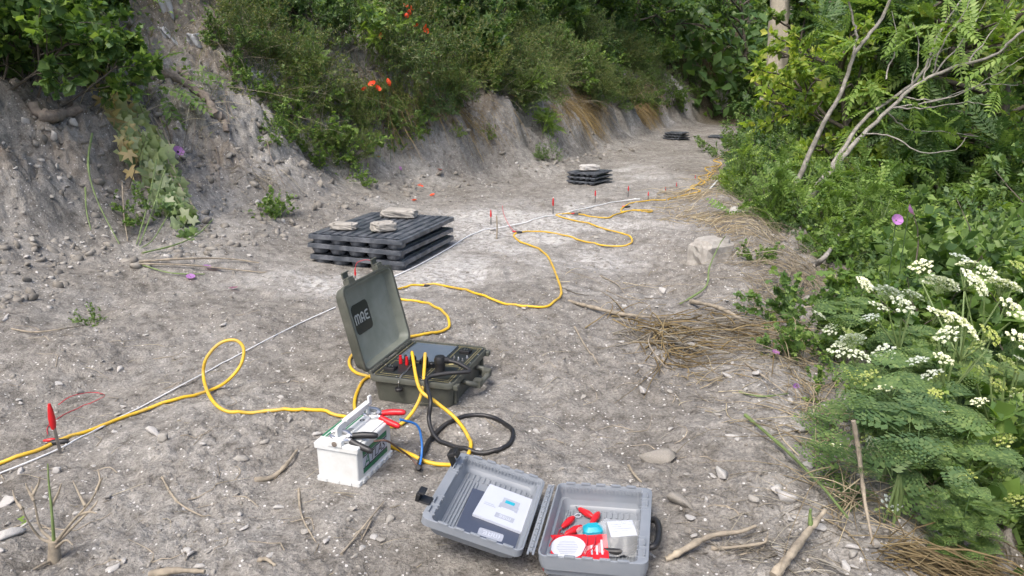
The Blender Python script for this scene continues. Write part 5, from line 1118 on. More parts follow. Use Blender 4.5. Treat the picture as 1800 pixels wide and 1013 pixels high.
for u, v, y, t, s, lab, nm, cat in ((1440, 420, 6.6, 'elder', .85, 'bright elder-like sapling at the path edge under the leaning trunks', 'elder_sapling', 'sapling'), (1400, 400, 7.4, 'elder', .6, 'smaller elder-like sapling left of the bright one', 'elder_sapling', 'sapling'),
        (1385, 320, 6.9, 'bright', .3, 'light bush hiding the foot of the left leaning trunk', 'leafy_bush', 'bush'), (1440, 300, 6.8, 'elder', .25, 'tall elder-like shoot in front of the leaning trunks', 'elder_sapling', 'sapling'), (1475, 335, 6.6, 'elder', .3, 'elder-like shoot right of the leaning trunk feet', 'elder_sapling', 'sapling'),
        (1450, 470, 5.4, 'mallow', .55, 'lobed-leaf plant behind the straw heap', 'mallow_plant', 'plant'), (1330, 475, 4.9, 'mallow', .24, 'small green sprig beside the big boulder', 'mallow_plant', 'plant'), (1290, 345, 8.6, 'small', .3, 'small weed on the far path edge by the white tape', 'weed_clump', 'weed'),
        (1560, 500, 4.2, 'mallow', .75, 'lobed-leaf mallow with two lilac flowers', 'mallow_plant', 'plant'), (1500, 540, 3.9, 'mallow', .62, 'mallow left of the white umbels', 'mallow_plant', 'plant'), (1420, 590, 3.5, 'mallow', .45, 'mallow spreading over the path edge', 'mallow_plant', 'plant'), (1390, 640, 3.2, 'mallow', .3, 'low mallow nearest the path', 'mallow_plant', 'plant'),
        (1790, 440, 4.6, 'ail', .9, 'yellow-green feather-leaved sapling at the right edge', 'tree_sapling', 'sapling'), (1690, 420, 5.6, 'bright', .8, 'light bush behind the white umbels', 'leafy_bush', 'bush'), (1620, 440, 5.4, 'mallow', .8, 'tall lobed-leaf plant behind the lilac flowers', 'mallow_plant', 'plant'), (1740, 500, 4.4, 'small', .8, 'small-leaved bush between the umbels and the hollow', 'leafy_bush', 'bush'),
        (1480, 600, 3.4, 'weed', .6, 'three-leaved weeds below the left umbels', 'weed_clump', 'weed'), (1445, 700, 2.9, 'weed', .35, 'weeds at the edge below the mallow', 'weed_clump', 'weed')):
    c = at(u, v, y); gz0 = tz(c.x, c.y); plant(nm, SHR[t], (c.x, c.y, gz0 - .03), vr.uniform(0, 6), max(s, (c.z - gz0) * 1.1 + s * .3), lab, cat)
# ------------------------------------------------------------------ umbel plants
def umbel_mesh(seed, mat, n=20, R0=1.0, small=.2):
    r = np.random.default_rng(seed); V = []; F = []; b = MB()
    pts = []
    for k in range(n):
        a = k * 2.399; q = math.sqrt((k + .5) / n); pts.append(np.array((R0 * q * math.cos(a), R0 * q * math.sin(a), .28 * (1 - q * q) + r.normal() * .03)))
    pos = []; nr = []
    for q in pts:
        m = 13
        for j in range(m):
            a = j * 2.399; e = math.sqrt((j + .5) / m); pos.append(q + np.array((small * e * math.cos(a), small * e * math.sin(a), .09 * (1 - e * e)))); nr.append((e * math.cos(a) * .5, e * math.sin(a) * .5, 1))
    hexv = np.array([(0, 0, .1)] + [(math.cos(a), math.sin(a), 0) for a in np.arange(6) * math.pi / 3]); hexf = np.array([(0, 1 + i, 1 + (i + 1) % 6) for i in range(6)])
    pos = np.array(pos); fl = inst(hexv, hexf, pos, r.normal(size=pos.shape), np.array(nr) + r.normal(size=pos.shape) * .2, r.uniform(.055, .085, len(pos)))
    for q in pts: b.tube(np.array([(0, 0, -.75), q * (.5, .5, 1) - (0, 0, .3), q - (0, 0, .03)]), .014, 3, False)
    return npmesh('florets', fl[0], fl[1], M[mat]), npmesh('rays', b.v, b.f, M['stalkg'])
UM = [umbel_mesh(1, 'floret', 22), umbel_mesh(2, 'floret', 15, 1, .17), umbel_mesh(3, 'floretg', 14, .9, .16), umbel_mesh(4, 'floretg', 9, .8, .15)]
rngf = np.random.default_rng(41)
def fern_mesh(seed, n, L):
    r = np.random.default_rng(seed); p = np.zeros((n, 3)); p[:, 2] = r.uniform(0, .55, n); a = r.uniform(0, 6.28, n); p[:, 0] = np.cos(a) * .12 * r.random(n); p[:, 1] = np.sin(a) * .12 * r.random(n)
    d = np.stack([np.cos(a), np.sin(a), r.uniform(-.3, 1.1, n)], -1); return npmesh('foliage', *inst(*TPL['fern'], p, d, np.tile((0, 0, 1.), (n, 1)) + r.normal(size=(n, 3)) * .25, r.uniform(.6, 1.15, n) * L), [L_['blue']])
FE = [fern_mesh(k, 130, .145) for k in range(4)]
FEL = [fern_mesh(10 + k, 20, .16) for k in range(2)]
def umbel_plant(u, v, y, heads, label, lean=(0, 0)):
    c = at(u, v, y); gz0 = tz(c.x, c.y); loc = Vector((c.x, c.y, gz0)); r = empty('umbel_plant', loc, 0, label, 'wildflower', 'white umbel plants on the right slope')
    pts = [at(*h[:3]) - loc for h in heads]; top = sum(pts, Vector()) / len(pts); fork = Vector((top.x * .55, top.y * .55, max(.15, top.z * .55)))
    b = MB(); b.tube(smooth_path([Vector((0, 0, -.05)), fork * .5 + Vector((.01, 0, 0)), fork], 5), [.010, .007], 7, False)
    for q in pts: b.tube(smooth_path([fork, fork.lerp(q, .5) + Vector((0, 0, -.03)), q - Vector((0, 0, .05))], 5), [.005, .003], 5, False)
    b.build('stem', M['stalkg'], r, 60)
    for q, h in zip(pts, heads):
        k, s = h[3], h[4]; o = link('umbel', UM[k][0], r, q); o.scale = (s,) * 3; o.rotation_euler = (R(rngf.uniform(12, 42)), R(rngf.uniform(-22, 14)), rngf.uniform(0, 6)); link('ray_stalk', UM[k][1], o)['kind'] = 'stuff'
    link('foliage', FEL[len(heads) % 2], r).scale = (1, 1, max(.6, fork.z / .5))
umbel_plant(1700, 620, 2.75, [(1712, 498, 2.75, 0, .065), (1655, 500, 2.7, 0, .06), (1765, 502, 2.8, 0, .062), (1620, 470, 3.1, 1, .05), (1700, 465, 3.1, 1, .045), (1780, 545, 2.7, 1, .055)], 'tall white umbel plant with the broadest cluster at the right')
umbel_plant(1640, 720, 2.5, [(1688, 572, 2.5, 0, .068), (1652, 556, 2.55, 1, .052), (1665, 590, 2.45, 1, .045), (1740, 590, 2.5, 2, .05), (1718, 610, 2.45, 2, .04)], 'white umbel plant in the middle of the right-hand growth')
umbel_plant(1555, 700, 2.5, [(1497, 600, 2.5, 0, .05), (1478, 617, 2.5, 1, .045), (1512, 626, 2.45, 1, .04), (1555, 622, 2.5, 1, .042), (1492, 588, 2.55, 2, .04)], 'white umbel plant leaning left over the path edge')
umbel_plant(1600, 640, 2.9, [(1562, 515, 2.9, 0, .055), (1587, 538, 2.85, 1, .052), (1545, 540, 2.9, 1, .04), (1605, 520, 2.95, 1, .045)], 'white umbel plant behind the leaning one')
umbel_plant(1545, 850, 2.05, [(1538, 788, 2.05, 0, .036), (1560, 800, 2.03, 2, .04), (1580, 790, 2.07, 3, .04), (1572, 810, 2.0, 3, .04), (1600, 810, 2.1, 3, .036)], 'single small white umbel low beside the path')
umbel_plant(1565, 960, 1.85, [(1568, 885, 1.85, 1, .028), (1555, 900, 1.83, 3, .035), (1575, 870, 1.88, 3, .035), (1570, 945, 1.8, 3, .025)], 'lowest greenish umbel plant beside the dry stalk')
umbel_plant(1640, 800, 2.3, [(1638, 660, 2.35, 1, .04), (1562, 685, 2.3, 1, .042), (1600, 735, 2.25, 3, .035), (1640, 812, 2.2, 2, .036), (1695, 878, 2.1, 3, .03), (1720, 900, 2.1, 3, .03)], 'scattered greenish umbel plant below the middle one')
umbel_plant(1770, 760, 2.4, [(1770, 640, 2.4, 2, .05), (1795, 600, 2.4, 1, .05), (1790, 690, 2.35, 3, .04), (1745, 650, 2.45, 3, .04), (1755, 830, 2.2, 3, .03)], 'umbel plant at the right edge')
umbel_plant(1760, 560, 3.3, [(1735, 480, 3.3, 1, .05), (1690, 455, 3.4, 1, .05), (1790, 470, 3.3, 2, .05)], 'umbel plant farthest back among the white flowers')
umbel_plant(1680, 900, 2.0, [(1655, 790, 2.05, 3, .034), (1700, 835, 2.0, 3, .03), (1765, 775, 2.1, 2, .036), (1610, 870, 1.95, 3, .028), (1785, 880, 2.0, 2, .03)], 'low greenish umbel plant in front of the scattered one')
umbel_plant(1480, 640, 3.2, [(1440, 555, 3.2, 1, .035), (1530, 560, 3.2, 1, .045), (1460, 580, 3.1, 1, .035), (1520, 500, 3.4, 0, .045)], 'umbel plant among the mallow leaves at left')
mr = np.random.default_rng(71)
for k in range(26):
    y = mr.uniform(1.7, 4.3); dd = mr.uniform(.3, 1.9); t = ('weed', 'mallow', 'weed', 'bright')[mr.integers(4)]; p = slopep(y, dd); tp = min(.42, .1 + .25 * dd)
    plant('edge_weed', SHR[t], p - Vector((0, 0, .03)), mr.uniform(0, 6), max(.35, (tp - p.z) / (.62 if t == 'weed' else .85)), '%s weed mixed into the ferny growth %s' % (names[t], 'near the path edge' if dd < .9 else 'further right'), 'weed', '%s weeds in the ferny growth, %s' % (names[t], 'edge' if dd < .9 else 'right'))
for k, (u, v, y, w) in enumerate(((1530, 780, 2.3, 'left'), (1620, 760, 2.35, 'middle left'), (1700, 740, 2.4, 'middle right'), (1780, 720, 2.45, 'right'))):
    umbel_plant(u, v, y, [(u + mr.uniform(-60, 60), v - mr.uniform(-60, 130), y + mr.uniform(-.15, .1), int(mr.integers(1, 4)), mr.uniform(.024, .04)) for _ in range(7)], 'loose many-headed umbel plant in the lower growth, %s one' % w)
fr = np.random.default_rng(17); k = 0
for y in np.arange(1.35, 4.3, .27):
    for dd in (.32, .62, .95, 1.35, 1.8, 2.3):
        if dd > .45 + y * .6: continue
        p = slopep(y + fr.normal() * .07, dd + fr.normal() * .07); tp = min(.32, .02 + .26 * dd) + fr.normal() * .06; s = max(.42, (tp - p.z) / .75)
        if dd < .5 and y > 3.4: continue
        r = empty('hemlock_plant', p, fr.uniform(0, 6), 'ferny blue-green umbel foliage clump %s' % ('close to the path edge' if dd < .7 else 'deeper in the growth, right of the path'), 'plant', 'ferny foliage clumps %s' % ('by the path' if dd < .7 else 'further right'))
        r.scale = (min(s, 1.1), min(s, 1.1), s); link('foliage', FE[k % 4], r); b = MB(); b.tube([(0, 0, -.05), (.01, 0, .3), (0, .01, .55)], [.009, .004], 5, False); b.build('stem', M['stalkd'], r, 60); k += 1

# ------------------------------------------------------------------ weeds over the bank face down to the bare cutting
wr = np.random.default_rng(23)
bu = [380, 440, 500, 560, 640, 700, 760, 830, 900, 1000, 1100, 1200, 1310]; bv = [90, 170, 250, 300, 290, 260, 215, 190, 195, 188, 195, 185, 200]
N = 150; us = np.where(wr.random(N) < .3, wr.uniform(400, 760, N), wr.uniform(760, 1320, N)); vb = np.interp(us, bu, bv); vv = vb - 110 * wr.random(N) ** 1.3; Q = Pv(us, vv)
for k in range(N):
    u = us[k]; kinds = ('weed', 'wisp', 'weed', 'bright', 'weed') if u < 760 else ('wisp', 'small', 'wisp', 'small', 'bright'); t = kinds[wr.integers(5)]
    zone = 'left slope under the poppies' if u < 760 else ('brink of the pale cutting' if u < 1080 else 'brink of the far cutting')
    plant('slope_weed', SHR[t], Q[k] - np.array((0, 0, .04)), wr.uniform(0, 6), wr.uniform(.3, .6) * (.8 if u < 760 else 1.2), '%s weed clump on the %s' % (names[t], zone), 'weed', '%s weeds, %s' % (names[t], zone), tilt=(R(wr.uniform(-5, 20)), R(wr.uniform(5, 35))))
# ------------------------------------------------------------------ poppies and other flowers
def petal_cup(seed, n=4):
    r = np.random.default_rng(seed); b = MB()
    for k in range(n):
        m = Matrix.Rotation(k * 2 * math.pi / n + r.normal() * .1, 4, 'Z'); v = []
        for i in range(4):
            for j in range(5):
                a = (j / 4 - .5) * 1.5; rr = .15 + .85 * i / 3; v.append((rr * math.cos(a), rr * math.sin(a), .05 + .55 * (i / 3) ** 1.5 + .07 * math.sin(j * 2.2 + k) * (i / 3)))
        b.add(v, [(i * 5 + j, i * 5 + j + 1, i * 5 + j + 6, i * 5 + j + 5) for i in range(3) for j in range(4)], m)
    return npmesh('petals', b.v, b.f, M['poppy'], smooth=True)
PC = [petal_cup(k) for k in range(3)]; PL = [m.copy() for m in PC]
for m in PL: m.materials[0] = M['lilac']
b = MB(); b.lathe([(.1, 0), (.22, .1), (.22, .25), (.12, .34)], 8); CEN = mbmesh('heart', b, M['black'])
def flower(name, u, v, size, lab, cat, k=0, mesh=PC, stem=.22, group=None, dy=-.55, lift=None):
    p = P(u, v); f = at(u, v, p.y + dy); gz0 = tz(f.x, f.y); r = empty(name, (f.x, f.y, gz0), 0, lab, cat, group); top = Vector((0, 0, f.z - gz0))
    b = MB(); b.tube(smooth_path([(0, .02, -.02), top * .5 + Vector((.02, .01, 0)), top], 4), .0028, 5); b.build('stem', M['stalkd'], r, 60)
    o = link('petals', mesh[k % 3], r, top); o.scale = (size,) * 3; o.rotation_euler = (R(35 + 20 * (k % 3)), R(-20 + 17 * (k % 4)), k * 1.1)
    h = link('heart', CEN, o)
for k, (u, v, sz, w) in enumerate(((655, 150, .062, 'uppermost of the four big poppies'), (663, 157, .055, 'second of the four big poppies'), (680, 146, .06, 'right one of the four big poppies'), (641, 158, .04, 'left small one of the four big poppies'), (684, 52, .045, 'poppy halfway up the feathery shrub'), (672, 64, .05, 'poppy just below the halfway one'),
        (712, 12, .05, 'topmost poppy at left'), (722, 16, .05, 'topmost poppy in the middle'), (718, 22, .045, 'lowest of the top poppy trio'), (731, 46, .045, 'poppy left of the right-hand pair'), (749, 48, .05, 'upper of the right-hand poppy pair'), (751, 56, .05, 'lower of the right-hand poppy pair'), (760, 96, .04, 'faded poppy among the grasses'), (752, 128, .04, 'lowest faded poppy among the grasses'), (714, 28, .04, 'small poppy under the top trio'))):
    flower('poppy', u, v, sz * .8, 'red ' + w, 'poppy', k, group='red poppies on the bank', dy=-1.5 if v < 100 else -.6)
for k, (u, v, w) in enumerate(((740, 328, 'right of the slope foot'), (773, 298, 'high on the cutting'), (665, 276, 'under the lobed weeds'), (728, 352, 'behind the large tray stack'), (737, 325, 'middle of the slope foot'), (760, 343, 'on the path beside the slope'))):
    p = P(u, v, .012); o = link('fallen_petal', PC[k % 3]); o.location = p; o.scale = (.03, .03, .012); o.rotation_euler = (.3, .2, k); tag(o, 'fallen red poppy petals ' + w, 'petal', 'fallen petals')
for k, (u, v, w) in enumerate(((335, 487, 'lowest, by the dry stalks at left'), (365, 470, 'upper left of the dry stalk bundle'), (378, 472, 'upper right of the dry stalk bundle'), (410, 507, 'right of the dry stalk bundle'))):
    p = P(u, v, .014); o = link('fallen_petal', PL[k % 3]); o.location = p; o.scale = (.028, .028, .012); o.rotation_euler = (.3, .2, k); tag(o, 'fallen lilac petals ' + w, 'petal', 'fallen petals')
flower('lilac_poppy', 312, 268, .045, 'lilac poppy flower on the wilted plant', 'flower', 1, PL, dy=-.35); flower('lilac_flower', 702, 297, .03, 'lilac flower low on the slope', 'flower', 2, PL, dy=-.1)
def flower3(u, v, y, lab, s=.028, k=0):
    f = at(u, v, y); gz0 = tz(f.x, f.y); r = empty('mallow_flower', (f.x, f.y, gz0), 0, lab, 'flower'); top = Vector((0, 0, f.z - gz0)); b = MB(); b.tube([(0, .05, 0), top * .6, top], .003, 5); b.build('stem', M['stalkd'], r, 60)
    o = link('petals', PL[k % 3], r, top); o.scale = (s,) * 3; o.rotation_euler = (R(60), R(20 * k), k)
flower3(1575, 388, 3.8, 'left of the two lilac mallow flowers', .03, 0); flower3(1597, 371, 3.8, 'right of the two lilac mallow flowers', .03, 1); flower3(1362, 622, 3.1, 'lilac flower in the mallow nearest the path', .018, 2); flower3(1398, 680, 2.85, 'small lilac flower below the mallow', .014, 0)
# ------------------------------------------------------------------ root, wilted plant, plastic, stump, stalks
sl0 = np.random.default_rng(61)
def ground_tube(name, pix_pts, r, mat, label, cat, n=6, sides=7, sink=.3, parent=None, knob=.16, seed=0):
    rr = np.random.default_rng(seed); pts = smooth_path([P(q[0], q[1], q[2] if len(q) > 2 else 0) for q in pix_pts], n); g = terrain(pts[:, 0], pts[:, 1], True); rad = np.interp(np.linspace(0, 1, len(pts)), np.linspace(0, 1, len(r)), r) * (1 + knob * rr.normal(size=len(pts)))
    pts[:, 2] = np.maximum(pts[:, 2], g + rad * (1 - 2 * sink) * .8)
    b = MB(); b.tube(pts, list(rad), sides); return tag(b.build(name, mat, None, 70), label, cat)
ground_tube('exposed_root', [(265, 118), (285, 128), (315, 140, .05), (345, 160, .06), (366, 176, .06), (376, 200, .05), (392, 210, .05), (398, 232, .02)], [.05, .042, .04, .045, .03], M['root'], 'thick twisted root sticking out of the bank at upper left', 'root', sides=9, seed=1)
ground_tube('exposed_root', [(60, 195), (85, 205, .04), (110, 202, .04), (140, 192, .02)], [.04, .045, .03], M['root'], 'short broken root under the broad-leaved bush', 'root', sides=9, seed=2)
ground_tube('exposed_root', [(300, 128), (318, 126, .04), (335, 140, .03)], [.035, .04, .03], M['root'], 'stub of root beside the thick twisted root', 'root', sides=9, seed=3)
wp = empty('wilted_plant', P(200, 170), 0, 'large wilted plant hanging head-down over the bare bank', 'plant'); W0 = wp.location.copy(); wr = np.random.default_rng(2)
def crinkle(L, w, seed):
    r = np.random.default_rng(seed); n, m = 12, 7; v = []
    for i in range(n):
        t = i / (n - 1); ww = w * math.sin(math.pi * min(1, .12 + .86 * t)) ** .7 * (1 + .22 * math.sin(i * 2.3 + seed))
        for j in range(m): s_ = j / (m - 1) * 2 - 1; v.append((s_ * ww * (1 - .25 * abs(s_)), t * L, .22 * w * abs(s_) + .16 * w * math.sin(i * 1.9 + j * 2.1 + seed) * abs(s_) + .03 * r.normal() * w))
    return v, [(i * m + j, i * m + j + 1, (i + 1) * m + j + 1, (i + 1) * m + j) for i in range(n - 1) for j in range(m - 1)]
def hang_leaf(u0, v0, u1, v1, w, mat, seed, off=.14):
    a = P(u0, v0); a = at(u0, v0, a.y - off * .7); e = P(u1, v1); e = at(u1, v1, min(e.y, a.y + .2) - off); d = e - a; v, f = crinkle(d.length, w, seed); y = d.normalized(); x = y.cross(Vector((0, -1, .4))).normalized(); z = x.cross(y)
    m = Matrix((x, y, z)).transposed().to_4x4(); m.translation = a - W0; b = MB(); b.add(v, f, m); b.build('leaf', M[mat], wp, 80)
def wilt_leaves(n, c0, c1, mat, tpl, size, seed, wd):
    r = np.random.default_rng(seed); t = r.random(n); us = c0[0] + (c1[0] - c0[0]) * t + r.normal(size=n) * wd; vs = c0[1] + (c1[1] - c0[1]) * t + r.normal(size=n) * wd
    q = Pv(us, vs); pos = np.array([(at(u, v, k[1] - r.uniform(.02, .2)) - W0)[:] for u, v, k in zip(us, vs, q)])
    tv, tf = TPL[tpl]; tv = tv * (1, 1, 2.6) + r.normal(size=tv.shape) * .03
    d = r.normal(size=(n, 3)) * .45 + (.35, -.1, -1); nn = r.normal(size=(n, 3)) * .6 + (0, -1, .3)
    link('leaf', npmesh('leaf', *inst(tv, tf, pos, d, nn, size * r.uniform(.6, 1.3, n)), M[mat]), wp)['kind'] = 'stuff'
wilt_leaves(60, (170, 90), (215, 240), 'wilt', 'lance', .12, 1, 9); wilt_leaves(60, (185, 150), (235, 270), 'wilt', 'palm', .13, 2, 13); wilt_leaves(150, (200, 190), (280, 285), 'wiltg', 'lobed', .15, 3, 15); wilt_leaves(130, (255, 270), (325, 380), 'wiltg', 'lobed', .10, 4, 13); wilt_leaves(60, (285, 330), (335, 400), 'leaf_blue', 'lobed', .07, 5, 12)
b = MB()
for k in range(9):
    a = P(205 + k * 3, 60 + k * 8); e = P(300 + 6 * k, 280 + 14 * k); q = smooth_path([at(205 + wr.normal() * 12, 70 + 10 * k, a.y - .05) - W0, at(240 + 3 * k + wr.normal() * 8, 150 + 10 * k, a.y - .12) - W0, at(285 + 5 * k + wr.normal() * 8, 240 + 16 * k, min(e.y, a.y + .1) - .08) - W0], 6); b.tube(q, [.008, .004], 5)
b.build('stalk', M['stalk'], wp, 60)
for k in range(14):
    u = sl0.uniform(150, 470); v = sl0.uniform(20, 260); ground_tube('rootlet', [(u, v, .02), (u + sl0.uniform(5, 25), v + sl0.uniform(20, 40), .05), (u + sl0.uniform(0, 50), v + sl0.uniform(60, 100), .01)], [.006, .004, .002], M['root'], 'thin rootlet trailing down the bare bank at left', 'root', sides=5, seed=k + 20)['group'] = 'rootlets on the left bank'
# feather leaves and thin saplings at left
sp = empty('tree_sapling', P(250, 160), 0, 'feather-leaved sapling with wide leaves beside the twisted root', 'sapling'); S0 = sp.location.copy(); pp = []; dd = []
for u, v, dx, dz in ((250, 130, -1, .1), (245, 110, -1, .35), (255, 145, -.9, -.15), (262, 120, .6, .5), (270, 150, .9, -.1), (310, 135, 1, .15), (330, 125, 1, .05), (300, 150, .9, -.3), (230, 150, -1, -.2), (280, 160, .5, -.7)):
    p = P(u, v); pp.append((at(u, v, p.y - .12) - S0)[:]); dd.append((dx, -.2, dz))
pp = np.array(pp); V, F = inst(*TPL['pin'], pp, np.array(dd, float), np.tile((0., -.3, 1.), (len(pp), 1)), np.linspace(.3, .42, len(pp)))
link('foliage', npmesh('foliage', V, F, L_['mid']), sp); b = MB(); b.tube([(0, 0, -.05), pp[3] * .5, pp[3]], .006, 6); b.tube([(0, 0, 0), pp[5] * .6, pp[6]], .005, 6); b.build('stem', M['stalkg'], sp, 60)
sl = np.random.default_rng(6)
for k, (pts, r, m, lab) in enumerate((
    ([(162, 235, .2), (155, 290, .18), (170, 350, .08), (210, 430)], .008, 'stalkg', 'long bent green stem standing left of the wilted plant'), ([(150, 330, .05), (152, 370, .04), (160, 405)], .006, 'stalkg', 'short thin stem at the far left foot of the bank'), ([(275, 280, .25), (262, 350, .12), (240, 430)], .007, 'stalkg', 'straight stem under the wilted leaves, left one'),
    ([(290, 300, .22), (268, 370, .1), (245, 432)], .007, 'stalkg', 'straight stem under the wilted leaves, right one'), ([(215, 320, .1), (218, 380, .05), (225, 425)], .006, 'stalk', 'dry brown stem between the green ones'), ([(300, 370, .08), (270, 420, .04), (245, 438)], .005, 'stalkg', 'lowest slanting stem under the wilted plant'),
    ([(245, 460, .02), (320, 455, .04), (400, 455, .03), (455, 462, .02)], .008, 'stalk', 'upper dry stalk of the bundle left of the trays'), ([(245, 464, .02), (330, 466, .03), (410, 474, .02), (470, 480)], .007, 'stalk', 'lower dry stalk of the bundle left of the trays'), ([(250, 466, .01), (300, 480, .02), (360, 482, .01)], .006, 'stalkg', 'short green stalk of the bundle left of the trays'), ([(250, 445, .03), (310, 430, .03), (350, 410, .05), (375, 385, .06)], .006, 'stalkg', 'slanting stalk rising from the dry bundle'),
    ([(20, 578), (60, 584, .02), (110, 578, .03), (160, 570)], .005, 'stalk', 'thin stick lying at the left above the tape'), ([(448, 845), (480, 838, .01), (505, 815, .015), (522, 792, .01)], .009, 'stalk', 'thick curved stick left of the battery'), ([(525, 860), (530, 905, .01), (556, 955)], .004, 'stalk', 'thin stick below the battery'), ([(285, 840), (310, 880, .01), (350, 905, .005), (370, 908)], .004, 'stalk', 'thin bent twig between the stump and battery'),
    ([(600, 975), (640, 925, .015), (675, 882, .01)], .004, 'stalk', 'thin twig left of the grey case'), ([(635, 950), (650, 920, .012), (655, 905, .01)], .003, 'stalk', 'short twig crossing the one by the grey case'), ([(265, 1010), (310, 1003, .02), (360, 1005, .02)], .011, 'stalk', 'pale root end at the bottom edge'), ([(455, 985), (468, 983, .01), (485, 995)], .008, 'stalk', 'short stub at the bottom left of the grey case'),
    ([(1170, 985), (1200, 968, .02), (1250, 942, .025), (1300, 935, .03), (1328, 925, .02)], .009, 'stalk', 'pale bent stalk right of the grey case'), ([(1360, 1013, .02), (1390, 975, .03), (1420, 935, .04), (1450, 898, .06)], .014, 'stalk', 'thick cut stalk at the lower right'), ([(1425, 925, .05), (1424, 905, .08), (1425, 895, .1)], .006, 'stalkg', 'green side shoot on the thick cut stalk'), ([(1250, 965), (1290, 962, .015), (1340, 955, .02), (1348, 945, .03)], .006, 'stalk', 'smaller pale stalk beside the thick cut one'),
    ([(1000, 530), (1040, 540, .02), (1090, 552, .02), (1150, 558, .02), (1180, 556)], .012, 'stalk', 'long thick dry stalk pointing left from the stalk pile'), ([(1215, 530, .02), (1260, 540, .05), (1300, 560, .04), (1325, 572)], .014, 'stalk', 'splintered pale stalk right of the stalk pile'), ([(1180, 562), (1140, 595, .03), (1165, 640, .02), (1185, 650)], .005, 'stalk', 'curved stalk drooping from the pile'), ([(1010, 575), (1030, 610, .01), (1055, 645)], .0045, 'stalk', 'thin straight stick left of the stalk pile'),
    ([(1195, 535), (1240, 505, .03), (1247, 470, .1), (1265, 430, .2), (1275, 415, .25)], .006, 'stalkg', 'green stalk arching up over the boulder'), ([(1055, 485), (1085, 500, .01), (1100, 520)], .004, 'stalk', 'small twig above the stalk pile'), ([(1065, 510), (1100, 525, .01), (1140, 527)], .003, 'stalk', 'thin rootlet above the stalk pile'), ([(985, 505), (1010, 515, .01), (1035, 520)], .004, 'barkd', 'short dark twig beside the yellow cable bend'),
    ([(1310, 730, .02), (1380, 790, .03), (1440, 850, .04), (1490, 910, .05)], .006, 'stalkg', 'long dry stem slanting into the umbel plants'), ([(1500, 740, .3), (1510, 800, .2), (1520, 880, .1), (1535, 960, .05)], .007, 'stalk', 'broken pale upright stalk at the edge of the umbels'), ([(1310, 640), (1340, 660, .02), (1380, 690, .02)], .005, 'stalk', 'pale stick below the mallow'), ([(1300, 690), (1340, 697, .01), (1385, 692, .01)], .004, 'stalkg', 'yellowish stem by the path edge'),
    ([(1430, 470, .05), (1465, 430, .12), (1492, 372, .35)], .017, 'bark', 'grey cut branch rising from the straw heap'), ([(1440, 395, .1), (1445, 360, .25), (1440, 330, .35)], .008, 'stalk', 'pale bare stem of the elder sapling'), ([(1660, 420, .3), (1700, 405, .35), (1750, 370, .4), (1800, 365, .4)], .009, 'bark', 'bare twig in the dark hollow at right'), ([(1640, 430, .2), (1680, 415, .3), (1720, 385, .4), (1760, 335, .6)], .007, 'bark', 'second bare twig in the dark hollow at right'),
    ([(1105, 820), (1118, 838, .01), (1128, 848)], .005, 'stalk', 'pale straw tuft right above the grey case'), ([(1270, 660), (1300, 650, .01), (1330, 655)], .003, 'stalk', 'thin rootlet right of the middle'))):
    ground_tube('dry_stalk' if m != 'stalkg' else 'plant_stem', pts, [r, r * .8, r * .5], M[m], lab, 'stick' if m != 'stalkg' else 'stem', sides=6, seed=k)
tw = 0
for k in range(70):
    u, v = sl.uniform(0, 1450), sl.uniform(470, 1010); p = P(u, v); a0, d0 = [float(t) for t in dl_dr(p.x, p.y)]
    if d0 > 0 or a0 > .1 or any(math.hypot(p.x - fx, p.y - fy) < fr * 1.1 for fx, fy, fr in FLAT): continue
    a = sl.uniform(0, 3.14); L = sl.uniform(.03, .1); pts = smooth_path([p, p + Vector((math.cos(a) * L, math.sin(a) * L, .004)), p + Vector((math.cos(a + .5) * 2 * L, math.sin(a + .5) * 2 * L, 0))], 3); pts[:, 2] = terrain(pts[:, 0], pts[:, 1], True) + .002
    b = MB(); b.tube(pts, [.0022, .001], 4); tag(b.build('twig', M['stalk']), 'tiny dry twig lying on the grey path', 'twig', 'tiny twigs on the path')
# cut stump with bare shoots, lower left
st = empty('cut_stump', P(95, 985), 0, 'cut plant stump with bare forked shoots at the lower left', 'stump'); K0 = st.location.copy(); ky = K0.y
def shoot(name, pts, r, m='stalk'):
    b = MB(); b.tube(smooth_path([at(u, v, ky + dy) - K0 for u, v, dy in pts], 5), r, 7); b.build(name, M[m], st, 60)
shoot('stem', [(97, 1000, 0), (96, 975, 0), (95, 950, 0)], [.02, .017, .014])
for pts, m in (([(95, 955, 0), (92, 910, 0), (86, 850, .02), (84, 815, .03)], 'stalkg'), ([(97, 955, 0), (125, 920, -.02), (160, 880, -.03), (180, 840, -.04)], 'stalkg'), ([(97, 958, 0), (130, 925, .03), (165, 890, .05), (172, 880, .06)], 'stalk'), ([(93, 955, 0), (70, 945, 0), (48, 915, -.02), (38, 890, -.02)], 'stalk'), ([(94, 950, 0), (72, 930, .03), (62, 890, .04), (56, 855, .05)], 'stalk'), ([(95, 985, 0), (70, 995, -.05), (40, 1013, -.08)], 'stalk'), ([(60, 880, .04), (50, 862, .05), (45, 850, .05)], 'stalk'), ([(150, 890, -.03), (140, 870, 0), (128, 845, .02)], 'stalk'), ([(170, 862, -.03), (176, 845, -.02), (172, 825, 0)], 'stalk'), ([(40, 895, -.02), (28, 880, 0), (22, 862, .02)], 'stalk'), ([(58, 870, .04), (68, 850, .05), (70, 838, .05)], 'stalk'), ([(90, 890, .01), (102, 868, .02), (108, 850, .02)], 'stalk'), ([(96, 965, 0), (116, 950, -.04), (128, 958, -.06)], 'stalk'), ([(140, 905, -.02), (158, 900, -.04), (170, 903, -.05)], 'stalk')): shoot('shoot', pts, [.005, .0032, .0016], 'stalk' if m == 'stalk' or pts[0][0] == 97 else 'stalkg')
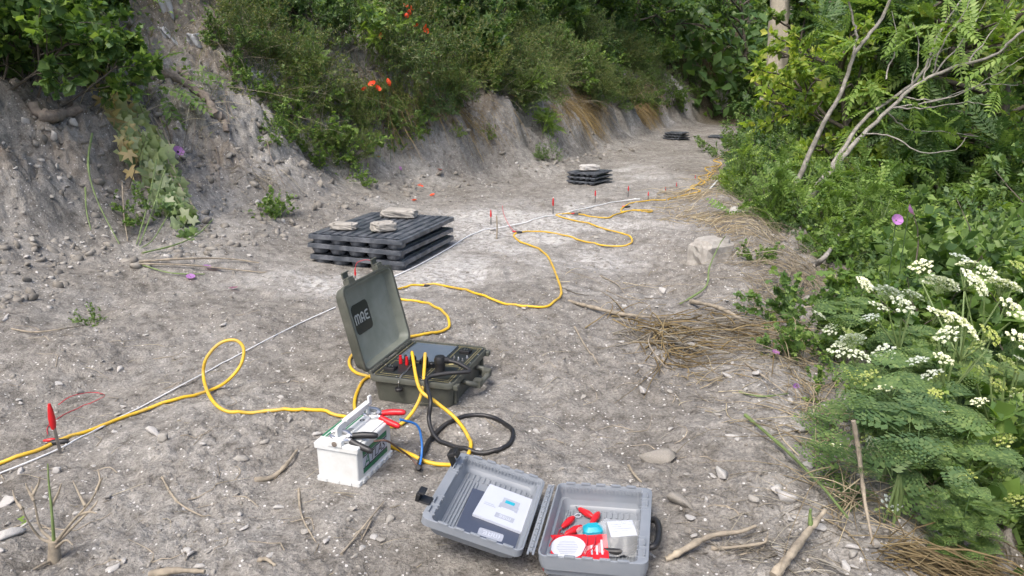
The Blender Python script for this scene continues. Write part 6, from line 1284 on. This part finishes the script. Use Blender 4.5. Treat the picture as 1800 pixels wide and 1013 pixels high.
for u, v, dx in ((40, 918, 1.), (43, 912, -1.)):
    V, F = inst(*TPL['tri'], np.array([(at(u, v, ky) - K0)[:]]), np.array([(dx, -.5, .3)]), np.array([(0, -.5, 1.)]), [.02]); link('leaf', npmesh('leaf', V, F, L_['light']), st)
# plastic scraps caught in the eroded wall
def scrap(u, v, w, h, label, seed, slant=0):
    q = P(u, v); c = at(u, v, q.y - .06); r = np.random.default_rng(seed); n = 9; vts = []
    for i in range(n):
        for j in range(n): a, e = (j / 8 - .5) * w, (i / 8 - .5) * h; vts.append((a + e * slant + .02 * r.normal() * w, .16 * w * math.sin(j * 1.3 + i * .7 + seed) + .03 * r.normal() * w - .3 * e, e + .03 * r.normal() * h))
    b = MB(); b.add(vts, [(i * n + j, i * n + j + 1, (i + 1) * n + j + 1, (i + 1) * n + j) for i in range(n - 1) for j in range(n - 1)]); o = b.build('plastic_scrap', M['sheet'], None, 60, loc=c); md = o.modifiers.new('thick', 'SOLIDIFY'); md.thickness = .002; tag(o, label, 'plastic sheet')
scrap(292, 12, .12, .3, 'white plastic sheet hanging at the top of the eroded wall', 1); scrap(298, 68, .09, .22, 'torn white plastic strip below the hanging sheet', 2, -.5); scrap(340, 72, .14, .14, 'crumpled grey plastic right of the torn strip', 3); scrap(478, 112, .09, .1, 'crumpled white scrap on the slope right of the root', 4); scrap(450, 135, .12, .12, 'pale crumpled scrap left of the white one', 5)
# stones stuck in the bank
for k in range(60):
    u, v = sl.uniform(0, 470), sl.uniform(190, 470)
    if u > 150 and v < 230: continue
    p = P(u, v); w = sl.uniform(.012, .035); stone(p, (w, w * .8, w * .6), 'pale stone stuck in the bare bank at left', (sl.uniform(-.6, .6), sl.uniform(-.6, .6), k), ('chalk', 'rock')[k % 2], k, 'stones in the left bank', 'bank_stone')
for k, (u, v, w) in enumerate(((95, 245, .06), (45, 215, .05), (100, 295, .04), (105, 318, .035), (130, 220, .05))): stone(P(u, v), (w, w * .7, w * 1.1), 'pale stone embedded in the soil face under the bush, %s' % ('uppermost large one', 'leftmost one', 'middle one', 'lowest one', 'right one')[k], (.3, .4, k), 'chalk', k + 3, name='bank_stone')
# pale stone pillar far off
c = at(1372, 12, 21.2); gz0 = tz(c.x, c.y); pil = empty('stone_pillar', (c.x, c.y, gz0), 0, 'pale beige stone pillar rising among the trees at the far end', 'ruin'); hh = c.z - gz0 + 2.5; b = MB(); pr = np.random.default_rng(3); k = 0; z = 0
zs = np.linspace(0, hh, 34); loops = []
for z_ in zs:
    t_ = z_ / hh; rr_ = .24 + .12 * t_ ** 6 + .10 * (1 - t_) ** 2; loop = []
    for k in range(16):
        a = k * math.pi / 8; n_ = float(fbm(np.array([math.cos(a) * 1.4 + 5]), np.array([math.sin(a) * 1.4 + z_ * 1.6]), 4, 9)[0]); loop.append((rr_ * math.cos(a) * (1 + .28 * n_), rr_ * math.sin(a) * (1 + .28 * n_), z_))
    loops.append(loop)
b.loft(loops); b.build('masonry', M['ruin'], pil, 50)
